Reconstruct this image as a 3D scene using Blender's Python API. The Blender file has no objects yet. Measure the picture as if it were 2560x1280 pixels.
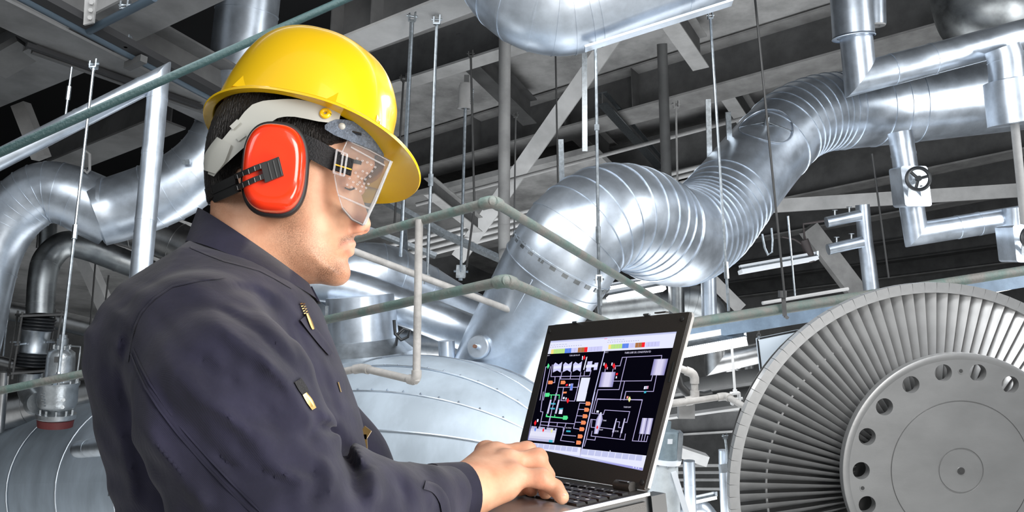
import bpy, bmesh, math, random
import numpy as np
from mathutils import Vector as V, Matrix

random.seed(7)
SC = bpy.context.scene
COL = SC.collection
# ---------------------------------------------------------------- camera
F = 2100.0                      # focal length in pixels of a 2560 x 1280 frame
PITCH = math.radians(15.0)
CAM = V((0, 0, 1.25))
RT, UP, FW = V((1, 0, 0)), V((0, -math.sin(PITCH), math.cos(PITCH))), V((0, math.cos(PITCH), math.sin(PITCH)))
cam = bpy.data.cameras.new('camera'); camo = bpy.data.objects.new('camera', cam); COL.objects.link(camo)
cam.sensor_width = 36; cam.lens = 36 * F / 2560; cam.clip_start = 0.05; cam.clip_end = 200
camo.location = CAM; camo.rotation_euler = (math.pi / 2 + PITCH, 0, 0)
SC.camera = camo
# ---------------------------------------------------------------- world, lamps, exposure
w = bpy.data.worlds.new('world'); SC.world = w; w.use_nodes = True
w.node_tree.nodes['Background'].inputs[0].default_value = (0.86, 0.93, 1.0, 1)
w.node_tree.nodes['Background'].inputs[1].default_value = 0.30
SC.view_settings.view_transform = 'Standard'; SC.view_settings.look = 'None'
SC.view_settings.gamma = 1; SC.view_settings.use_curve_mapping = False
SC.view_settings.exposure = 0.0

def area(name, loc, aim, size, power, color=(1, 1, 1), size_y=None):
    l = bpy.data.lights.new(name, 'AREA'); l.energy = power; l.color = color; l.size = size
    if size_y: l.shape = 'RECTANGLE'; l.size_y = size_y
    o = bpy.data.objects.new(name, l); COL.objects.link(o); o.location = loc
    o.rotation_euler = (V(aim) - V(loc)).to_track_quat('-Z', 'Y').to_euler()
    return o
area('added_uplight', (1.0, 8.5, 0.12), (1.0, 8.6, 6), 8.0, 470, (0.95, 0.98, 1.0), 6.0)  # unseen area light, added to brighten the undersides of the beams
area('added_uplight', (-5.0, 7.0, 0.12), (-5.0, 7.2, 6), 2.5, 20, (0.95, 0.98, 1.0), 5.0)  # second unseen upward light, added on the left
area('softbox', (1.9, -1.0, 1.75), (-0.1, 1.0, 1.5), 1.5, 104, (1, 0.975, 0.94), 1.7)
area('softbox', (-1.8, -1.4, 2.3), (-0.2, 1.0, 1.55), 1.4, 24, (1, 1, 1), 1.4)  # added fill that lightens the left of the helmet
area('added_hall_fill', (0.3, 2.4, 4.1), (0.3, 6.5, 1.3), 3.6, 100, (0.95, 0.98, 1.0), 2.2)  # unseen overhead light, added to brighten vessel and pipes
area('added_hall_fill', (1.3, 2.0, 3.7), (2.5, 4.6, 1.4), 0.7, 58, (0.98, 0.99, 1.0), 0.7)  # unseen overhead light, added for the turbine
area('added_flood_fill', (2.2, -1.5, 3.2), (2.6, 6, 2.2), 3.0, 45, (0.97, 0.99, 1.0), 3.0)  # unseen light behind the camera, added to brighten the hall
area('added_flood_fill', (6.0, 4.0, 3.6), (1.5, 7.5, 2.0), 1.2, 170, (0.97, 0.99, 1.0), 3.5)  # unseen light, added to brighten the pipes from the right
area('low_fill', (1.5, 0.55, 0.70), (-0.15, 1.0, 1.7), 0.9, 32, (1, 0.97, 0.93), 0.9)
area('added_hall_fill', (-2.2, 3.2, 3.9), (-3.2, 7.0, 0.6), 1.5, 38, (0.95, 0.98, 1.0), 1.5)  # unseen overhead light, added to brighten the vessel's left end
area('rim_strip', (1.6, 2.4, 2.6), (0.0, 1.0, 1.6), 0.35, 20, (1, 1, 1), 1.2)

# ---------------------------------------------------------------- picking points
def ray(px, py): return RT * ((px - 1280) / F) + UP * ((640 - py) / F) + FW
def at(px, py, d): return CAM + ray(px, py) * d
def atY(px, py, y): r = ray(px, py); return CAM + r * (y / r.y)
KS = 1.62                      # the roof steel stands well above and behind the pipes
def atZ(px, py, z):
    if z > 4.35: z = 1.25 + (z - 1.25) * KS
    r = ray(px, py); return CAM + r * ((z - CAM.z) / r.z)
def rm(rpx, d): return rpx * d / F

# ---------------------------------------------------------------- materials
MATS = {}
def newmat(name):
    m = bpy.data.materials.new(name); m.use_nodes = True
    return m, m.node_tree.nodes, m.node_tree.links, m.node_tree.nodes['Principled BSDF']
def mat(name, col, rough=0.5, metal=0.0, noise=0.0, nscale=6.0, bump=0.0, bscale=20.0, rvar=0.0, stretch=None, emit=None, estr=1.0, col2=None, coat=0.0, spec=0.5, detail=6):
    if name in MATS: return MATS[name]
    m, N, L, b = newmat(name); MATS[name] = m
    b.inputs['Base Color'].default_value = (*col, 1); b.inputs['Roughness'].default_value = rough
    b.inputs['Metallic'].default_value = metal; b.inputs['Coat Weight'].default_value = coat
    b.inputs['Specular IOR Level'].default_value = spec
    if emit: b.inputs['Emission Color'].default_value = (*emit, 1); b.inputs['Emission Strength'].default_value = estr
    if noise or bump or rvar:
        tc = N.new('ShaderNodeTexCoord'); mp = N.new('ShaderNodeMapping'); L.new(tc.outputs['Object'], mp.inputs[0])
        if stretch: mp.inputs['Scale'].default_value = stretch
        nz = N.new('ShaderNodeTexNoise'); nz.inputs['Scale'].default_value = nscale; nz.inputs['Detail'].default_value = detail
        nz.inputs['Roughness'].default_value = 0.62
        L.new(mp.outputs[0], nz.inputs['Vector'])
        if noise:
            rp = N.new('ShaderNodeValToRGB'); c2 = col2 or tuple(max(0, c * (1 - noise)) for c in col)
            rp.color_ramp.elements[0].color = (*c2, 1); rp.color_ramp.elements[1].color = (*col, 1)
            rp.color_ramp.elements[0].position = 0.36; rp.color_ramp.elements[1].position = 0.62
            L.new(nz.outputs['Fac'], rp.inputs[0]); L.new(rp.outputs[0], b.inputs['Base Color'])
        if rvar:
            mr = N.new('ShaderNodeMapRange'); mr.inputs[3].default_value = max(0.02, rough - rvar); mr.inputs[4].default_value = rough + rvar
            L.new(nz.outputs['Fac'], mr.inputs[0]); L.new(mr.outputs[0], b.inputs['Roughness'])
        if bump:
            n2 = N.new('ShaderNodeTexNoise'); n2.inputs['Scale'].default_value = bscale; n2.inputs['Detail'].default_value = 4
            L.new(mp.outputs[0], n2.inputs['Vector'])
            bp = N.new('ShaderNodeBump'); bp.inputs['Strength'].default_value = bump; bp.inputs['Distance'].default_value = 0.02
            L.new(n2.outputs['Fac'], bp.inputs['Height']); L.new(bp.outputs[0], b.inputs['Normal'])
    return m
CLAD = mat('aluminium_cladding', (0.70, 0.77, 0.86), 0.34, 0.84, 0.26, 5, 0.10, 2.5, 0.12)
CLAD2 = mat('dull_galvanised_cladding', (0.62, 0.67, 0.72), 0.42, 1.0, 0.3, 7, 0.12, 3, 0.12)
CLADW = mat('grey_cladding', (0.62, 0.62, 0.62), 0.33, 1.0, 0.3, 5, 0.1, 3, 0.12)
CLADD = mat('weathered_dark_cladding', (0.40, 0.42, 0.43), 0.38, 1.0, 0.4, 5, 0.12, 3, 0.15)
VESS = mat('vessel_cladding', (0.52, 0.60, 0.68), 0.50, 0.22, 0.25, 3, 0.10, 3, 0.1, stretch=(1, 1, 0.5))
GALV = mat('galvanised_steel', (0.55, 0.60, 0.64), 0.35, 1.0, 0.3, 40, rvar=0.1)
DARKROD = mat('dark_steel_rod', (0.06, 0.06, 0.06), 0.5, 0.6)
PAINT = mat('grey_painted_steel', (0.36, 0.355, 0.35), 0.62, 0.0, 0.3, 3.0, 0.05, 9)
PAINTD = mat('dark_grey_painted_steel', (0.11, 0.11, 0.11), 0.65, 0.0, 0.35, 2.5, 0.05, 9)
PAINTL = mat('pale_grey_painted_steel', (0.55, 0.545, 0.54), 0.6, 0.0, 0.25, 2.5, 0.04, 9)
WEBSHADE = mat('web_shade_tone', (0.15, 0.15, 0.15), 0.65, 0.0, 0.35, 2.5, 0.05, 9)  # shade put into the web colour; the real paint matches the flanges
PAINTM = mat('mid_grey_painted_steel', (0.20, 0.20, 0.20), 0.62, 0.0, 0.35, 2.5, 0.05, 9)
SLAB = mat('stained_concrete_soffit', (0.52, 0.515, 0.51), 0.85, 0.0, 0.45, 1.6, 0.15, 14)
DARK = mat('shadow_black_surface', (0.025, 0.025, 0.027), 0.9)  # near-black stands in for shadow on the ceiling and in rail gaps
RAIL = mat('weathered_rail_paint', (0.19, 0.18, 0.165), 0.6, 0.1, 1, 9, 0.2, 60, col2=(0.115, 0.175, 0.155))
RAILG = mat('green_rail_paint', (0.025, 0.062, 0.064), 0.5, 0.1, 1, 14, 0.25, 60, col2=(0.025, 0.06, 0.06))
RAILW = mat('pale_grey_rail_paint', (0.46, 0.44, 0.42), 0.6, 0.0, 0.3, 12, 0.1, 60)
BLUEP = mat('blue_grey_painted_steel', (0.20, 0.28, 0.38), 0.6, 0.0, 0.3, 8)
BLACKP = mat('black_paint', (0.02, 0.022, 0.025), 0.35, 0.0)
CAST = mat('silver_cast_metal', (0.55, 0.58, 0.60), 0.38, 0.9, 0.25, 12, 0.1, 60)
WHITE = mat('white_enamel', (0.85, 0.88, 0.92), 0.4)
LAMPM = mat('lit_fluorescent_diffuser', (1, 1, 1), 0.4, emit=(1, 1, 1), estr=3.0)
RUBB = mat('black_rubber', (0.012, 0.012, 0.013), 0.55)
REDP = mat('red_gasket_paint', (0.12, 0.02, 0.02), 0.6)

# ---------------------------------------------------------------- mesh bag
class M:
    def __init__(s): s.v = []; s.f = []
    def add(s, vs, fs):
        b = len(s.v); s.v += [tuple(x) for x in vs]; s.f += [tuple(i + b for i in f) for f in fs]; return s
    def box(s, c, x, y, z):
        """box centre c, half vectors x y z"""
        c, x, y, z = V(c), V(x), V(y), V(z)
        if x.cross(y).dot(z) < 0: z = -z
        vs = [c + x * i + y * j + z * k for k in (-1, 1) for j in (-1, 1) for i in (-1, 1)]
        return s.add(vs, [(0, 2, 3, 1), (4, 5, 7, 6), (0, 1, 5, 4), (2, 6, 7, 3), (0, 4, 6, 2), (1, 3, 7, 5)])
    def bar(s, a, b, w, h, up=None):
        a, b = V(a), V(b); t = (b - a).normalized(); up = V(up) if up else V((0, 0, 1))
        sd = t.cross(up); sd = sd.normalized() if sd.length > 1e-5 else V((1, 0, 0)); u = sd.cross(t).normalized()
        return s.box((a + b) / 2, (b - a) / 2, sd * w / 2, u * h / 2)
    def tube(s, pts, rad, n=12, caps=True, up=None, tans=None):
        pts = [V(p) for p in pts]; k = len(pts)
        if not hasattr(rad, '__len__'): rad = [rad] * k
        tg = []
        for i in range(k):
            t = (pts[min(i + 1, k - 1)] - pts[max(i - 1, 0)]); tg.append(t.normalized() if t.length > 1e-9 else (tg[-1] if tg else V((0, 0, 1))))
        if tans is not None: tg = [V(t).normalized() for t in tans]
        a = V(up) if up else (V((0, 0, 1)) if abs(tg[0].z) < 0.9 else V((1, 0, 0)))
        x = tg[0].cross(a).normalized(); vs = []; fs = []
        for i in range(k):
            x = (x - tg[i] * x.dot(tg[i])).normalized(); y = tg[i].cross(x)
            for j in range(n):
                th = 2 * math.pi * j / n; vs.append(pts[i] + (x * math.cos(th) + y * math.sin(th)) * rad[i])
        for i in range(k - 1):
            for j in range(n):
                j2 = (j + 1) % n; fs.append((i * n + j, i * n + j2, (i + 1) * n + j2, (i + 1) * n + j))
        if caps: fs.append(tuple(reversed(range(n)))); fs.append(tuple(range((k - 1) * n, k * n)))
        return s.add(vs, fs)
    def cyl(s, a, b, r, n=12, r2=None): return s.tube([a, b], [r, r if r2 is None else r2], n)
    def lathe(s, base, axis, prof, n=24, caps=True):
        """prof: (t along axis, radius)"""
        base, axis = V(base), V(axis).normalized()
        x = axis.orthogonal().normalized(); y = axis.cross(x); vs = []; fs = []
        for t, r in prof:
            for j in range(n):
                th = 2 * math.pi * j / n; vs.append(base + axis * t + (x * math.cos(th) + y * math.sin(th)) * r)
        k = len(prof)
        for i in range(k - 1):
            for j in range(n):
                j2 = (j + 1) % n; fs.append((i * n + j, i * n + j2, (i + 1) * n + j2, (i + 1) * n + j))
        if caps: fs.append(tuple(reversed(range(n)))); fs.append(tuple(range((k - 1) * n, k * n)))
        return s.add(vs, fs)
    def miter(s, a, b, r, n, n0=None, n1=None):
        """straight tube whose ends are cut on planes with normals n0, n1"""
        a, b = V(a), V(b); t = (b - a).normalized(); x = t.orthogonal().normalized(); y = t.cross(x); vs = []
        for P, pn in ((a, n0), (b, n1)):
            for j in range(n):
                th = 2 * math.pi * j / n; q = (x * math.cos(th) + y * math.sin(th)) * r
                k = 0 if pn is None else -q.dot(pn) / t.dot(pn)
                vs.append(P + q + t * k)
        fs = [(j, (j + 1) % n, n + (j + 1) % n, n + j) for j in range(n)]
        fs += [tuple(reversed(range(n))), tuple(range(n, 2 * n))]
        return s.add(vs, fs)
    def torus(s, c, axis, R, r, n=28, m=8):
        c, axis = V(c), V(axis).normalized(); x = axis.orthogonal().normalized(); y = axis.cross(x); vs = []; fs = []
        for i in range(n):
            a = 2 * math.pi * i / n; e = x * math.cos(a) + y * math.sin(a)
            for j in range(m):
                b = 2 * math.pi * j / m; vs.append(c + e * (R + r * math.cos(b)) + axis * r * math.sin(b))
        for i in range(n):
            for j in range(m):
                fs.append((i * m + j, ((i + 1) % n) * m + j, ((i + 1) % n) * m + (j + 1) % m, i * m + (j + 1) % m))
        return s.add(vs, fs)
    def prism(s, poly, off):
        """polygon (3D points) extruded by vector off"""
        poly = [V(p) for p in poly]; off = V(off); n = len(poly)
        nrm = V((0, 0, 0))
        for i in range(n): nrm += poly[i].cross(poly[(i + 1) % n])
        if nrm.dot(off) > 0: poly = poly[::-1]
        return s.add(poly + [p + off for p in poly], [tuple(range(n)), tuple(reversed(range(n, 2 * n)))] + [(i, i + n, (i + 1) % n + n, (i + 1) % n) for i in range(n)])
    def disc_bolts(s, c, axis, R, n, r, h, ph=0.0):
        axis = V(axis).normalized(); x = axis.orthogonal().normalized(); y = axis.cross(x)
        for i in range(n):
            a = 2 * math.pi * i / n + ph; p = V(c) + (x * math.cos(a) + y * math.sin(a)) * R
            s.cyl(p - axis * h, p + axis * h, r, 6)
        return s

def tag(o, label=None, cat=None, group=None, kind=None):
    if label: o['label'] = label
    if cat: o['category'] = cat
    if group: o['group'] = group
    if kind: o['kind'] = kind
    return o
def mk(name, m, material, parent=None, smooth=35):
    me = bpy.data.meshes.new(name); me.from_pydata(m.v, [], m.f); me.update()
    bm = bmesh.new(); bm.from_mesh(me); bmesh.ops.recalc_face_normals(bm, faces=bm.faces[:]); bm.to_mesh(me); bm.free()
    if smooth:
        me.shade_smooth(); me.set_sharp_from_angle(angle=math.radians(smooth))
    if material: me.materials.append(material)
    o = bpy.data.objects.new(name, me); COL.objects.link(o)
    if parent is not None:
        o.parent = parent
        if parent.type == 'EMPTY': o.location = -parent.location
    return o
def thing(name, label, cat, loc, group=None):
    o = bpy.data.objects.new(name, None); COL.objects.link(o); o.location = V(loc); o.empty_display_size = 0.1
    return tag(o, label, cat, group)

# ---------------------------------------------------------------- pipes
def crom(nodes, per=10):
    """Catmull-Rom through (x,y,z,r) nodes; returns samples and parameter"""
    A = np.array(nodes, float); n = len(A); out = []; prm = []
    for i in range(n - 1):
        p0 = A[i - 1] if i > 0 else 2 * A[0] - A[1]; p1 = A[i]; p2 = A[i + 1]; p3 = A[i + 2] if i + 2 < n else 2 * A[-1] - A[-2]
        for k in range(per):
            t = k / per
            out.append(0.5 * ((2 * p1) + (-p0 + p2) * t + (2 * p0 - 5 * p1 + 4 * p2 - p3) * t * t + (-p0 + 3 * p1 - 3 * p2 + p3) * t ** 3)); prm.append(i + t)
    out.append(A[-1]); prm.append(n - 1.0)
    return np.array(out), np.array(prm)
def interp(nodes_s, prm, u):
    return np.array([np.interp(u, prm, nodes_s[:, k]) for k in range(4)])
def pipe(name, label, cat, pts, seams=(), m=None, n=32, group=None, per=12, lip=1.022, piece='cladding_sheet', linear=False, caps=True, lipw=0.018):
    """pts: (px, py, depth, radius in px). Cladding sheets between the seams, each a part with a raised lip."""
    m = m or CLAD
    nodes = [(*at(x, y, d), rm(r, d)) for x, y, d, r in pts]
    if linear: S, prm = np.array(nodes), np.arange(len(nodes), dtype=float)
    else: S, prm = crom(nodes, per)
    root = thing(name, label, cat, V(nodes[0][:3]), group)
    cuts = [0.0] + sorted(seams) + [prm[-1]]
    for a, b in zip(cuts[:-1], cuts[1:]):
        us = [a] + [u for u in prm if a + 1e-3 < u < b - 1e-3] + [b]
        if len(us) < 3: us = [a, (a + b) / 2, b]
        Q = [interp(S, prm, u) for u in us]
        T = [interp(S, prm, min(u + .06, prm[-1]))[:3] - interp(S, prm, max(u - .06, 0))[:3] for u in us]
        L = np.linalg.norm(Q[1][:3] - Q[0][:3])
        # lip: a raised collar on the first few millimetres of each sheet
        if a > 0:
            f = min(0.5, lipw / max(L, 1e-6))
            q1 = Q[0] * (1 - f) + Q[1] * f; q1b = q1.copy(); q0 = Q[0].copy(); q0[3] *= lip; q1[3] *= lip
            Q = [q0, q1, q1b] + Q[1:]; T = [T[0], T[0] * (1 - f) + T[1] * f, T[0] * (1 - f) + T[1] * f] + T[1:]
        mm = M().tube([q[:3] for q in Q], [q[3] for q in Q], n, caps, None, T)
        mk(piece, mm, m, root, 40)
    return root
def mpipe(name, label, cat, pts, r, m=None, n=28, group=None, bands=()):
    """mitred pipe through 3D points, one cladding sheet per straight run; bands = (segment, fraction)"""
    m = m or CLAD; pts = [V(p) for p in pts]; root = thing(name, label, cat, pts[0], group)
    T = [(pts[i + 1] - pts[i]).normalized() for i in range(len(pts) - 1)]
    for i in range(len(T)):
        n0 = (T[i - 1] + T[i]).normalized() if i > 0 else None
        n1 = (T[i] + T[i + 1]).normalized() if i + 1 < len(T) else None
        fr = [0.0] + sorted(f for sgm, f in bands if sgm == i) + [1.0]
        for a, b in zip(fr[:-1], fr[1:]):
            P, Q = pts[i].lerp(pts[i + 1], a), pts[i].lerp(pts[i + 1], b)
            rr = r * (1.0 if a == 0 else 1.012 if b < 1 else 1.0)
            mk('cladding_sheet', M().miter(P, Q, rr, n, n0 if a == 0 else None, n1 if b == 1 else None), m, root, 40)
            if b < 1: mk('seam_band', M().cyl(Q - T[i] * 0.012, Q + T[i] * 0.012, r * 1.035, n), m, root, 40)
    return root
def rail(name, label, pts, r, m, cat='railing', group=None, fittings=(), n=14):
    """hand-rail pipe through 3D points with elbow fittings"""
    root = thing(name, label, cat, pts[0], group); pts = [V(p) for p in pts]
    for a, b in zip(pts[:-1], pts[1:]): mk('rail_tube', M().cyl(a, b, r, n), m, root)
    for p in pts[1:-1]:
        i = pts.index(p); t0 = (pts[i - 1] - p).normalized(); t1 = (pts[i + 1] - p).normalized()
        q = M().tube([p + t0 * r * 2.6, p + t0 * r * 1.1, p + (t0 + t1) * r * 0.35, p + t1 * r * 1.1, p + t1 * r * 2.6], r * 1.28, n)
        mk('elbow_fitting', q, m, root, 60)
    return root
def ibeam(name, label, p0, p1, w, h, e0=0.0, e1=0.0, tf=0.02, tw=0.014, m=None, stiff=(), cat='beam', group=None, top=True, k=None, mw=None):
    """I-beam; p0-p1 is the centre line of the underside of the bottom flange; web colour is darkened to stand in for shade between the flanges"""
    m = m or PAINT; mw = mw or WEBSHADE; p0, p1 = V(p0), V(p1); t = (p1 - p0).normalized()
    k = k or (KS if p0.z > 4.5 else 1.0); w, h, e0, e1, tf, tw = w * k, h * k, e0 * k, e1 * k, tf * k, tw * k
    p0 = p0 - t * e0; p1 = p1 + t * e1
    z = V((0, 0, 1)); root = thing(name, label, cat, p0, group)
    mk('bottom_flange', M().bar(p0 + z * tf / 2, p1 + z * tf / 2, w, tf), m, root)
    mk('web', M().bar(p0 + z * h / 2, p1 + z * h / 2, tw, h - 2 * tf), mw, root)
    if top: mk('top_flange', M().bar(p0 + z * (h - tf / 2), p1 + z * (h - tf / 2), w, tf), m, root)
    sd = t.cross(z).normalized()
    for f in stiff:
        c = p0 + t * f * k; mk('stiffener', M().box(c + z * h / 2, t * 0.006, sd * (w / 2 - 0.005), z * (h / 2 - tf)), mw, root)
    return root
def clamp(mm, p, t, s):
    """a little beam clamp at p, rod direction t, size s"""
    t = V(t).normalized(); x = t.cross(V((0, 1, 0))).normalized(); y = t.cross(x)
    mm.box(p - t * s * 0.1, x * s * 0.5, y * s * 0.4, t * s * 0.12); mm.box(p + t * s * 0.55 - x * s * 0.45, x * s * 0.1, y * s * 0.4, t * s * 0.65)
    mm.box(p + t * s * 0.4 + x * s * 0.42, x * s * 0.1, y * s * 0.4, t * s * 0.5)
    mm.cyl(p + t * s * 0.55 - x * s * 0.8, p + t * s * 0.55 + x * s * 0.8, s * 0.17, 6); mm.cyl(p - t * s * 0.5, p - t * s * 0.1, s * 0.26, 6)
def hanger(label, x0, y0, x1, y1, d, rpx, m=None, top=True, turn=(), foot=False, d1=None, cs=12, name='hanger_rod', group=None):
    m = m or GALV; d1 = d1 or d; a, b = at(x0, y0, d), at(x1, y1, d1); r = rm(rpx, d); t = (a - b).normalized()
    root = thing(name, label, 'hanger rod', b, group)
    mk('rod', M().cyl(a, b, r, 8), m, root)
    if top: q = M(); clamp(q, a, t, rm(cs, d)); mk('beam_clamp', q, m, root, 20)
    for f, l in turn: 
        c = a.lerp(b, f); mk('turnbuckle', M().cyl(c - t * rm(l, d) / 2, c + t * rm(l, d) / 2, r * 1.75, 6), m, root, 20)
    if foot: q = M(); clamp(q, b, -t, rm(cs, d)); mk('clevis', q, m, root, 20)
    return root
# ================================================================ THE HALL
def slab_box(name, lo, hi, m, kind='structure', label=None):
    lo, hi = V(lo), V(hi); c = (lo + hi) / 2; h = (hi - lo) / 2
    return tag(mk(name, M().box(c, (h.x, 0, 0), (0, h.y, 0), (0, 0, h.z)), m, None, 0), label=label, kind=kind)
FLOORM = mat('dusty_concrete_floor', (0.42, 0.42, 0.41), 0.7, 0.0, 0.3, 1.2, 0.1, 20)
slab_box('floor', (-20, -4, -0.1), (20, 27, 0), FLOORM)
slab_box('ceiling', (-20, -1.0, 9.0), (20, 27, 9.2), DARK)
slab_box('wall_left', (-20.2, -4, 0), (-20, 27, 9.2), PAINTD)
slab_box('wall_right', (20, -4, 0), (20.2, 27, 9.2), PAINTD)
slab_box('wall_back', (-20, 27, 0), (20, 27.2, 9.2), PAINTL)

# ---- beams running lower left to upper right (direction A) and across them (direction B)
DA = V((0.817, -0.577, 0)); DB = V((0.435, 0.90, 0)).normalized()
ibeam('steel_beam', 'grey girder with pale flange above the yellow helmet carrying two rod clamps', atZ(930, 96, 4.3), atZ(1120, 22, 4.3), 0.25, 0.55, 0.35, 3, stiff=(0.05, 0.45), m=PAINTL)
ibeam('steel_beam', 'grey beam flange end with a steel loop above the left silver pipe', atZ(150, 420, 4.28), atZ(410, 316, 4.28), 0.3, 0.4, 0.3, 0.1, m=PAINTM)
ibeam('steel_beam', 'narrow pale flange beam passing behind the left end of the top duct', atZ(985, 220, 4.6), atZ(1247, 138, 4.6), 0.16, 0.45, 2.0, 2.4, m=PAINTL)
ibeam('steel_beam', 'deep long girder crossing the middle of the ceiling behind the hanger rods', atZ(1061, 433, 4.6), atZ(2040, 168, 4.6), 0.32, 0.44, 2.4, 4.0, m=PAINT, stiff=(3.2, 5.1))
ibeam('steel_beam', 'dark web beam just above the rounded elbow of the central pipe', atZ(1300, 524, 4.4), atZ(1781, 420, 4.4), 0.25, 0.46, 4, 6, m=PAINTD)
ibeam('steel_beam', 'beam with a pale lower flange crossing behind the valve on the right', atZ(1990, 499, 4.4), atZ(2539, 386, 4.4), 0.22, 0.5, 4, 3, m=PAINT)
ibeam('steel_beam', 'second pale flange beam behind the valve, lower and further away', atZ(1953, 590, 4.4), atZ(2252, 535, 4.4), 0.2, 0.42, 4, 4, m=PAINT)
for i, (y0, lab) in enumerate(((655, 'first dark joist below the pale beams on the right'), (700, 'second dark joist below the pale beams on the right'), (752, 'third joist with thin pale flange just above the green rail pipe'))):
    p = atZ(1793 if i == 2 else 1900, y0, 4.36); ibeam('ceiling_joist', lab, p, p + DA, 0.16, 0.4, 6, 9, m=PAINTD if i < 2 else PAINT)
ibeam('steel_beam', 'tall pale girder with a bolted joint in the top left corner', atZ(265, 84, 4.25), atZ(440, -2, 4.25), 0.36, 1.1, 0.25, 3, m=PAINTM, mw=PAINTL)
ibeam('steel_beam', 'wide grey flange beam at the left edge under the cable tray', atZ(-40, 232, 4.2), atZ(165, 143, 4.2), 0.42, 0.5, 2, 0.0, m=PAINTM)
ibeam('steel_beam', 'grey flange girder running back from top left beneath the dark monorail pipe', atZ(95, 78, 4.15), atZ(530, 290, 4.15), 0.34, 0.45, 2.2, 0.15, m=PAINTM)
g = thing('bolted_splice', 'row of hexagon bolts on the pale girder in the top left corner', 'bolts', at(228, 20, 5.2))
for yy in (6, 25, 44): mk('bolt', M().cyl(at(228 - (yy - 6) * .1, yy, 5.25), at(228 - (yy - 6) * .1, yy, 5.19), 0.014, 6), PAINT, g)
mk('splice_plate', M().prism([at(212, -10, 5.26), at(240, -10, 5.26), at(233, 56, 5.26), at(208, 62, 5.26)], FW * 0.02), PAINT, g)

# soffit panels between the beams
def deck(label, c, la, lb, z, m):
    c = V(c); z = 1.25 + (z - 1.25) * KS; c.z = z; la *= KS; lb *= KS
    o = tag(mk('soffit_panel', M().box(c + V((0, 0, 0.06)), DA.normalized() * la / 2, DB * lb / 2, (0, 0, 0.06)), m, None, 0), label, 'ceiling panel'); return o
cm = atZ(1150, 250, 5.06); deck('stained concrete soffit between the narrow pale beam and the long girder', cm + DA * 2.6, 8.0, 1.35, 5.06, SLAB)
cm = atZ(1560, 330, 5.06); deck('cracked concrete soffit beyond the long girder, with small dark slots', cm + DB * 0.8 + DA * 1, 9.0, 1.9, 5.06, SLAB)
cm = atZ(1700, 470, 5.0); deck('dim soffit behind the snaking central pipe', cm + DB * 2.9 + DA * 1.6, 11.0, 3.2, 5.0, SLAB)
for lab, p, la, lb in (('pale far soffit behind the conduits and the helmet peak', at(1080, 575, 17.0), 9.0, 3.6), ('grey far soffit behind the dark bend at lower left', atZ(215, 690, 4.0), 6.0, 3.6)):
    tag(mk('soffit_panel', M().box(p + V((0, 0, .05)), DA.normalized() * la / 2, DB * lb / 2, (0, 0, .05)), SLAB, None, 0), lab, 'ceiling panel')
# small joists in direction B
def joist(label, x0, y0, x1, y1, z, w, h, m, e0=0.2, e1=0.2): return ibeam('cross_joist', label, atZ(x0, y0, z), atZ(x1, y1, z), w, h, e0, e1, 0.012, 0.01, m)
joist('short pale cross joist bolted to the girder below the top duct', 1660, 40, 1735, 148, 4.62, 0.14, 0.3, PAINTL)
joist('pale steel channel crossing the soffit beside the dark column', 1525, 282, 1660, 432, 4.52, 0.09, 0.12, GALV)
joist('dim cross joist left of the pale steel channel', 1432, 335, 1530, 425, 4.62, 0.14, 0.3, PAINT)
joist('pale cross joist touching the dark gore elbow', 1825, 255, 1885, 345, 4.62, 0.13, 0.3, PAINTL)
joist('dark cross joist above the spring can', 1185, 175, 1305, 292, 4.66, 0.15, 0.26, PAINTD)
joist('grey cross joist behind the helmet peak', 1090, 500, 1180, 570, 4.3, 0.13, 0.2, PAINT)
# braces
def brace(label, a, b, w, h, m, name='diagonal_brace'):
    o = mk(name, M().bar(a, b, w, h, up=FW), m, None, 0); return tag(o, label, 'brace')
brace('long pale diagonal brace leaning right behind the round grey column', at(1150, 640, 11.5), at(1545, 75, 9.8), 0.20, 0.20, PAINTL)
brace('pale box brace running level behind the valve stem on the right', at(1890, 518, 11.5), at(2640, 470, 11), 0.18, 0.17, PAINTL)
brace('grey brace leaning right in the lower left behind the dark pipe', at(200, 620, 9.3), at(285, 812, 9.3), 0.13, 0.16, PAINTL)
brace('short grey brace plate hanging at far left under the beam', at(52, 262, 7.4), at(104, 395, 7.4), 0.12, 0.12, PAINT)
brace('pale brace dropping to the right under the two capped stubs', at(2020, 570, 12.5), at(2145, 735, 12.5), 0.26, 0.2, PAINT)
brace('dark brace beneath the snaking pipe, left of the long lamp', at(1770, 690, 10), at(1850, 770, 10), 0.12, 0.2, PAINT)
brace('pale gusset arm between the two silver posts at lower right', at(1690, 1125, 7.4), at(1765, 1150, 7.4), 0.09, 0.16, PAINTL)
# lower platform beams, right of the laptop
ibeam('platform_beam', 'pale platform beam with four bolts right of the laptop lid', atZ(1640, 1092, 1.9), atZ(1930, 1075, 1.9), 0.16, 0.30, 3, 3, m=PAINTL)
p = at(1720, 1040, 6.0); ibeam('platform_beam', 'grey upper platform beam under the bent white rail', p, at(1900, 1014, 5.9), 0.2, 0.16, 0.4, 0.6, m=PAINT)
for i, y0 in enumerate((1165, 1182, 1200, 1222)):
    q = at(1720, y0, 9.5 + i * .2); o = mk('grating_bar', M().bar(q - V((1.0, 0, 0)), q + V((2.6, -.8, 0.0)), 0.045, 0.03), PAINTM); tag(o, ('topmost', 'second', 'third', 'lowest')[i] + ' thin grey bar of the platform behind the two silver posts', 'bar', 'platform bars')
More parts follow.
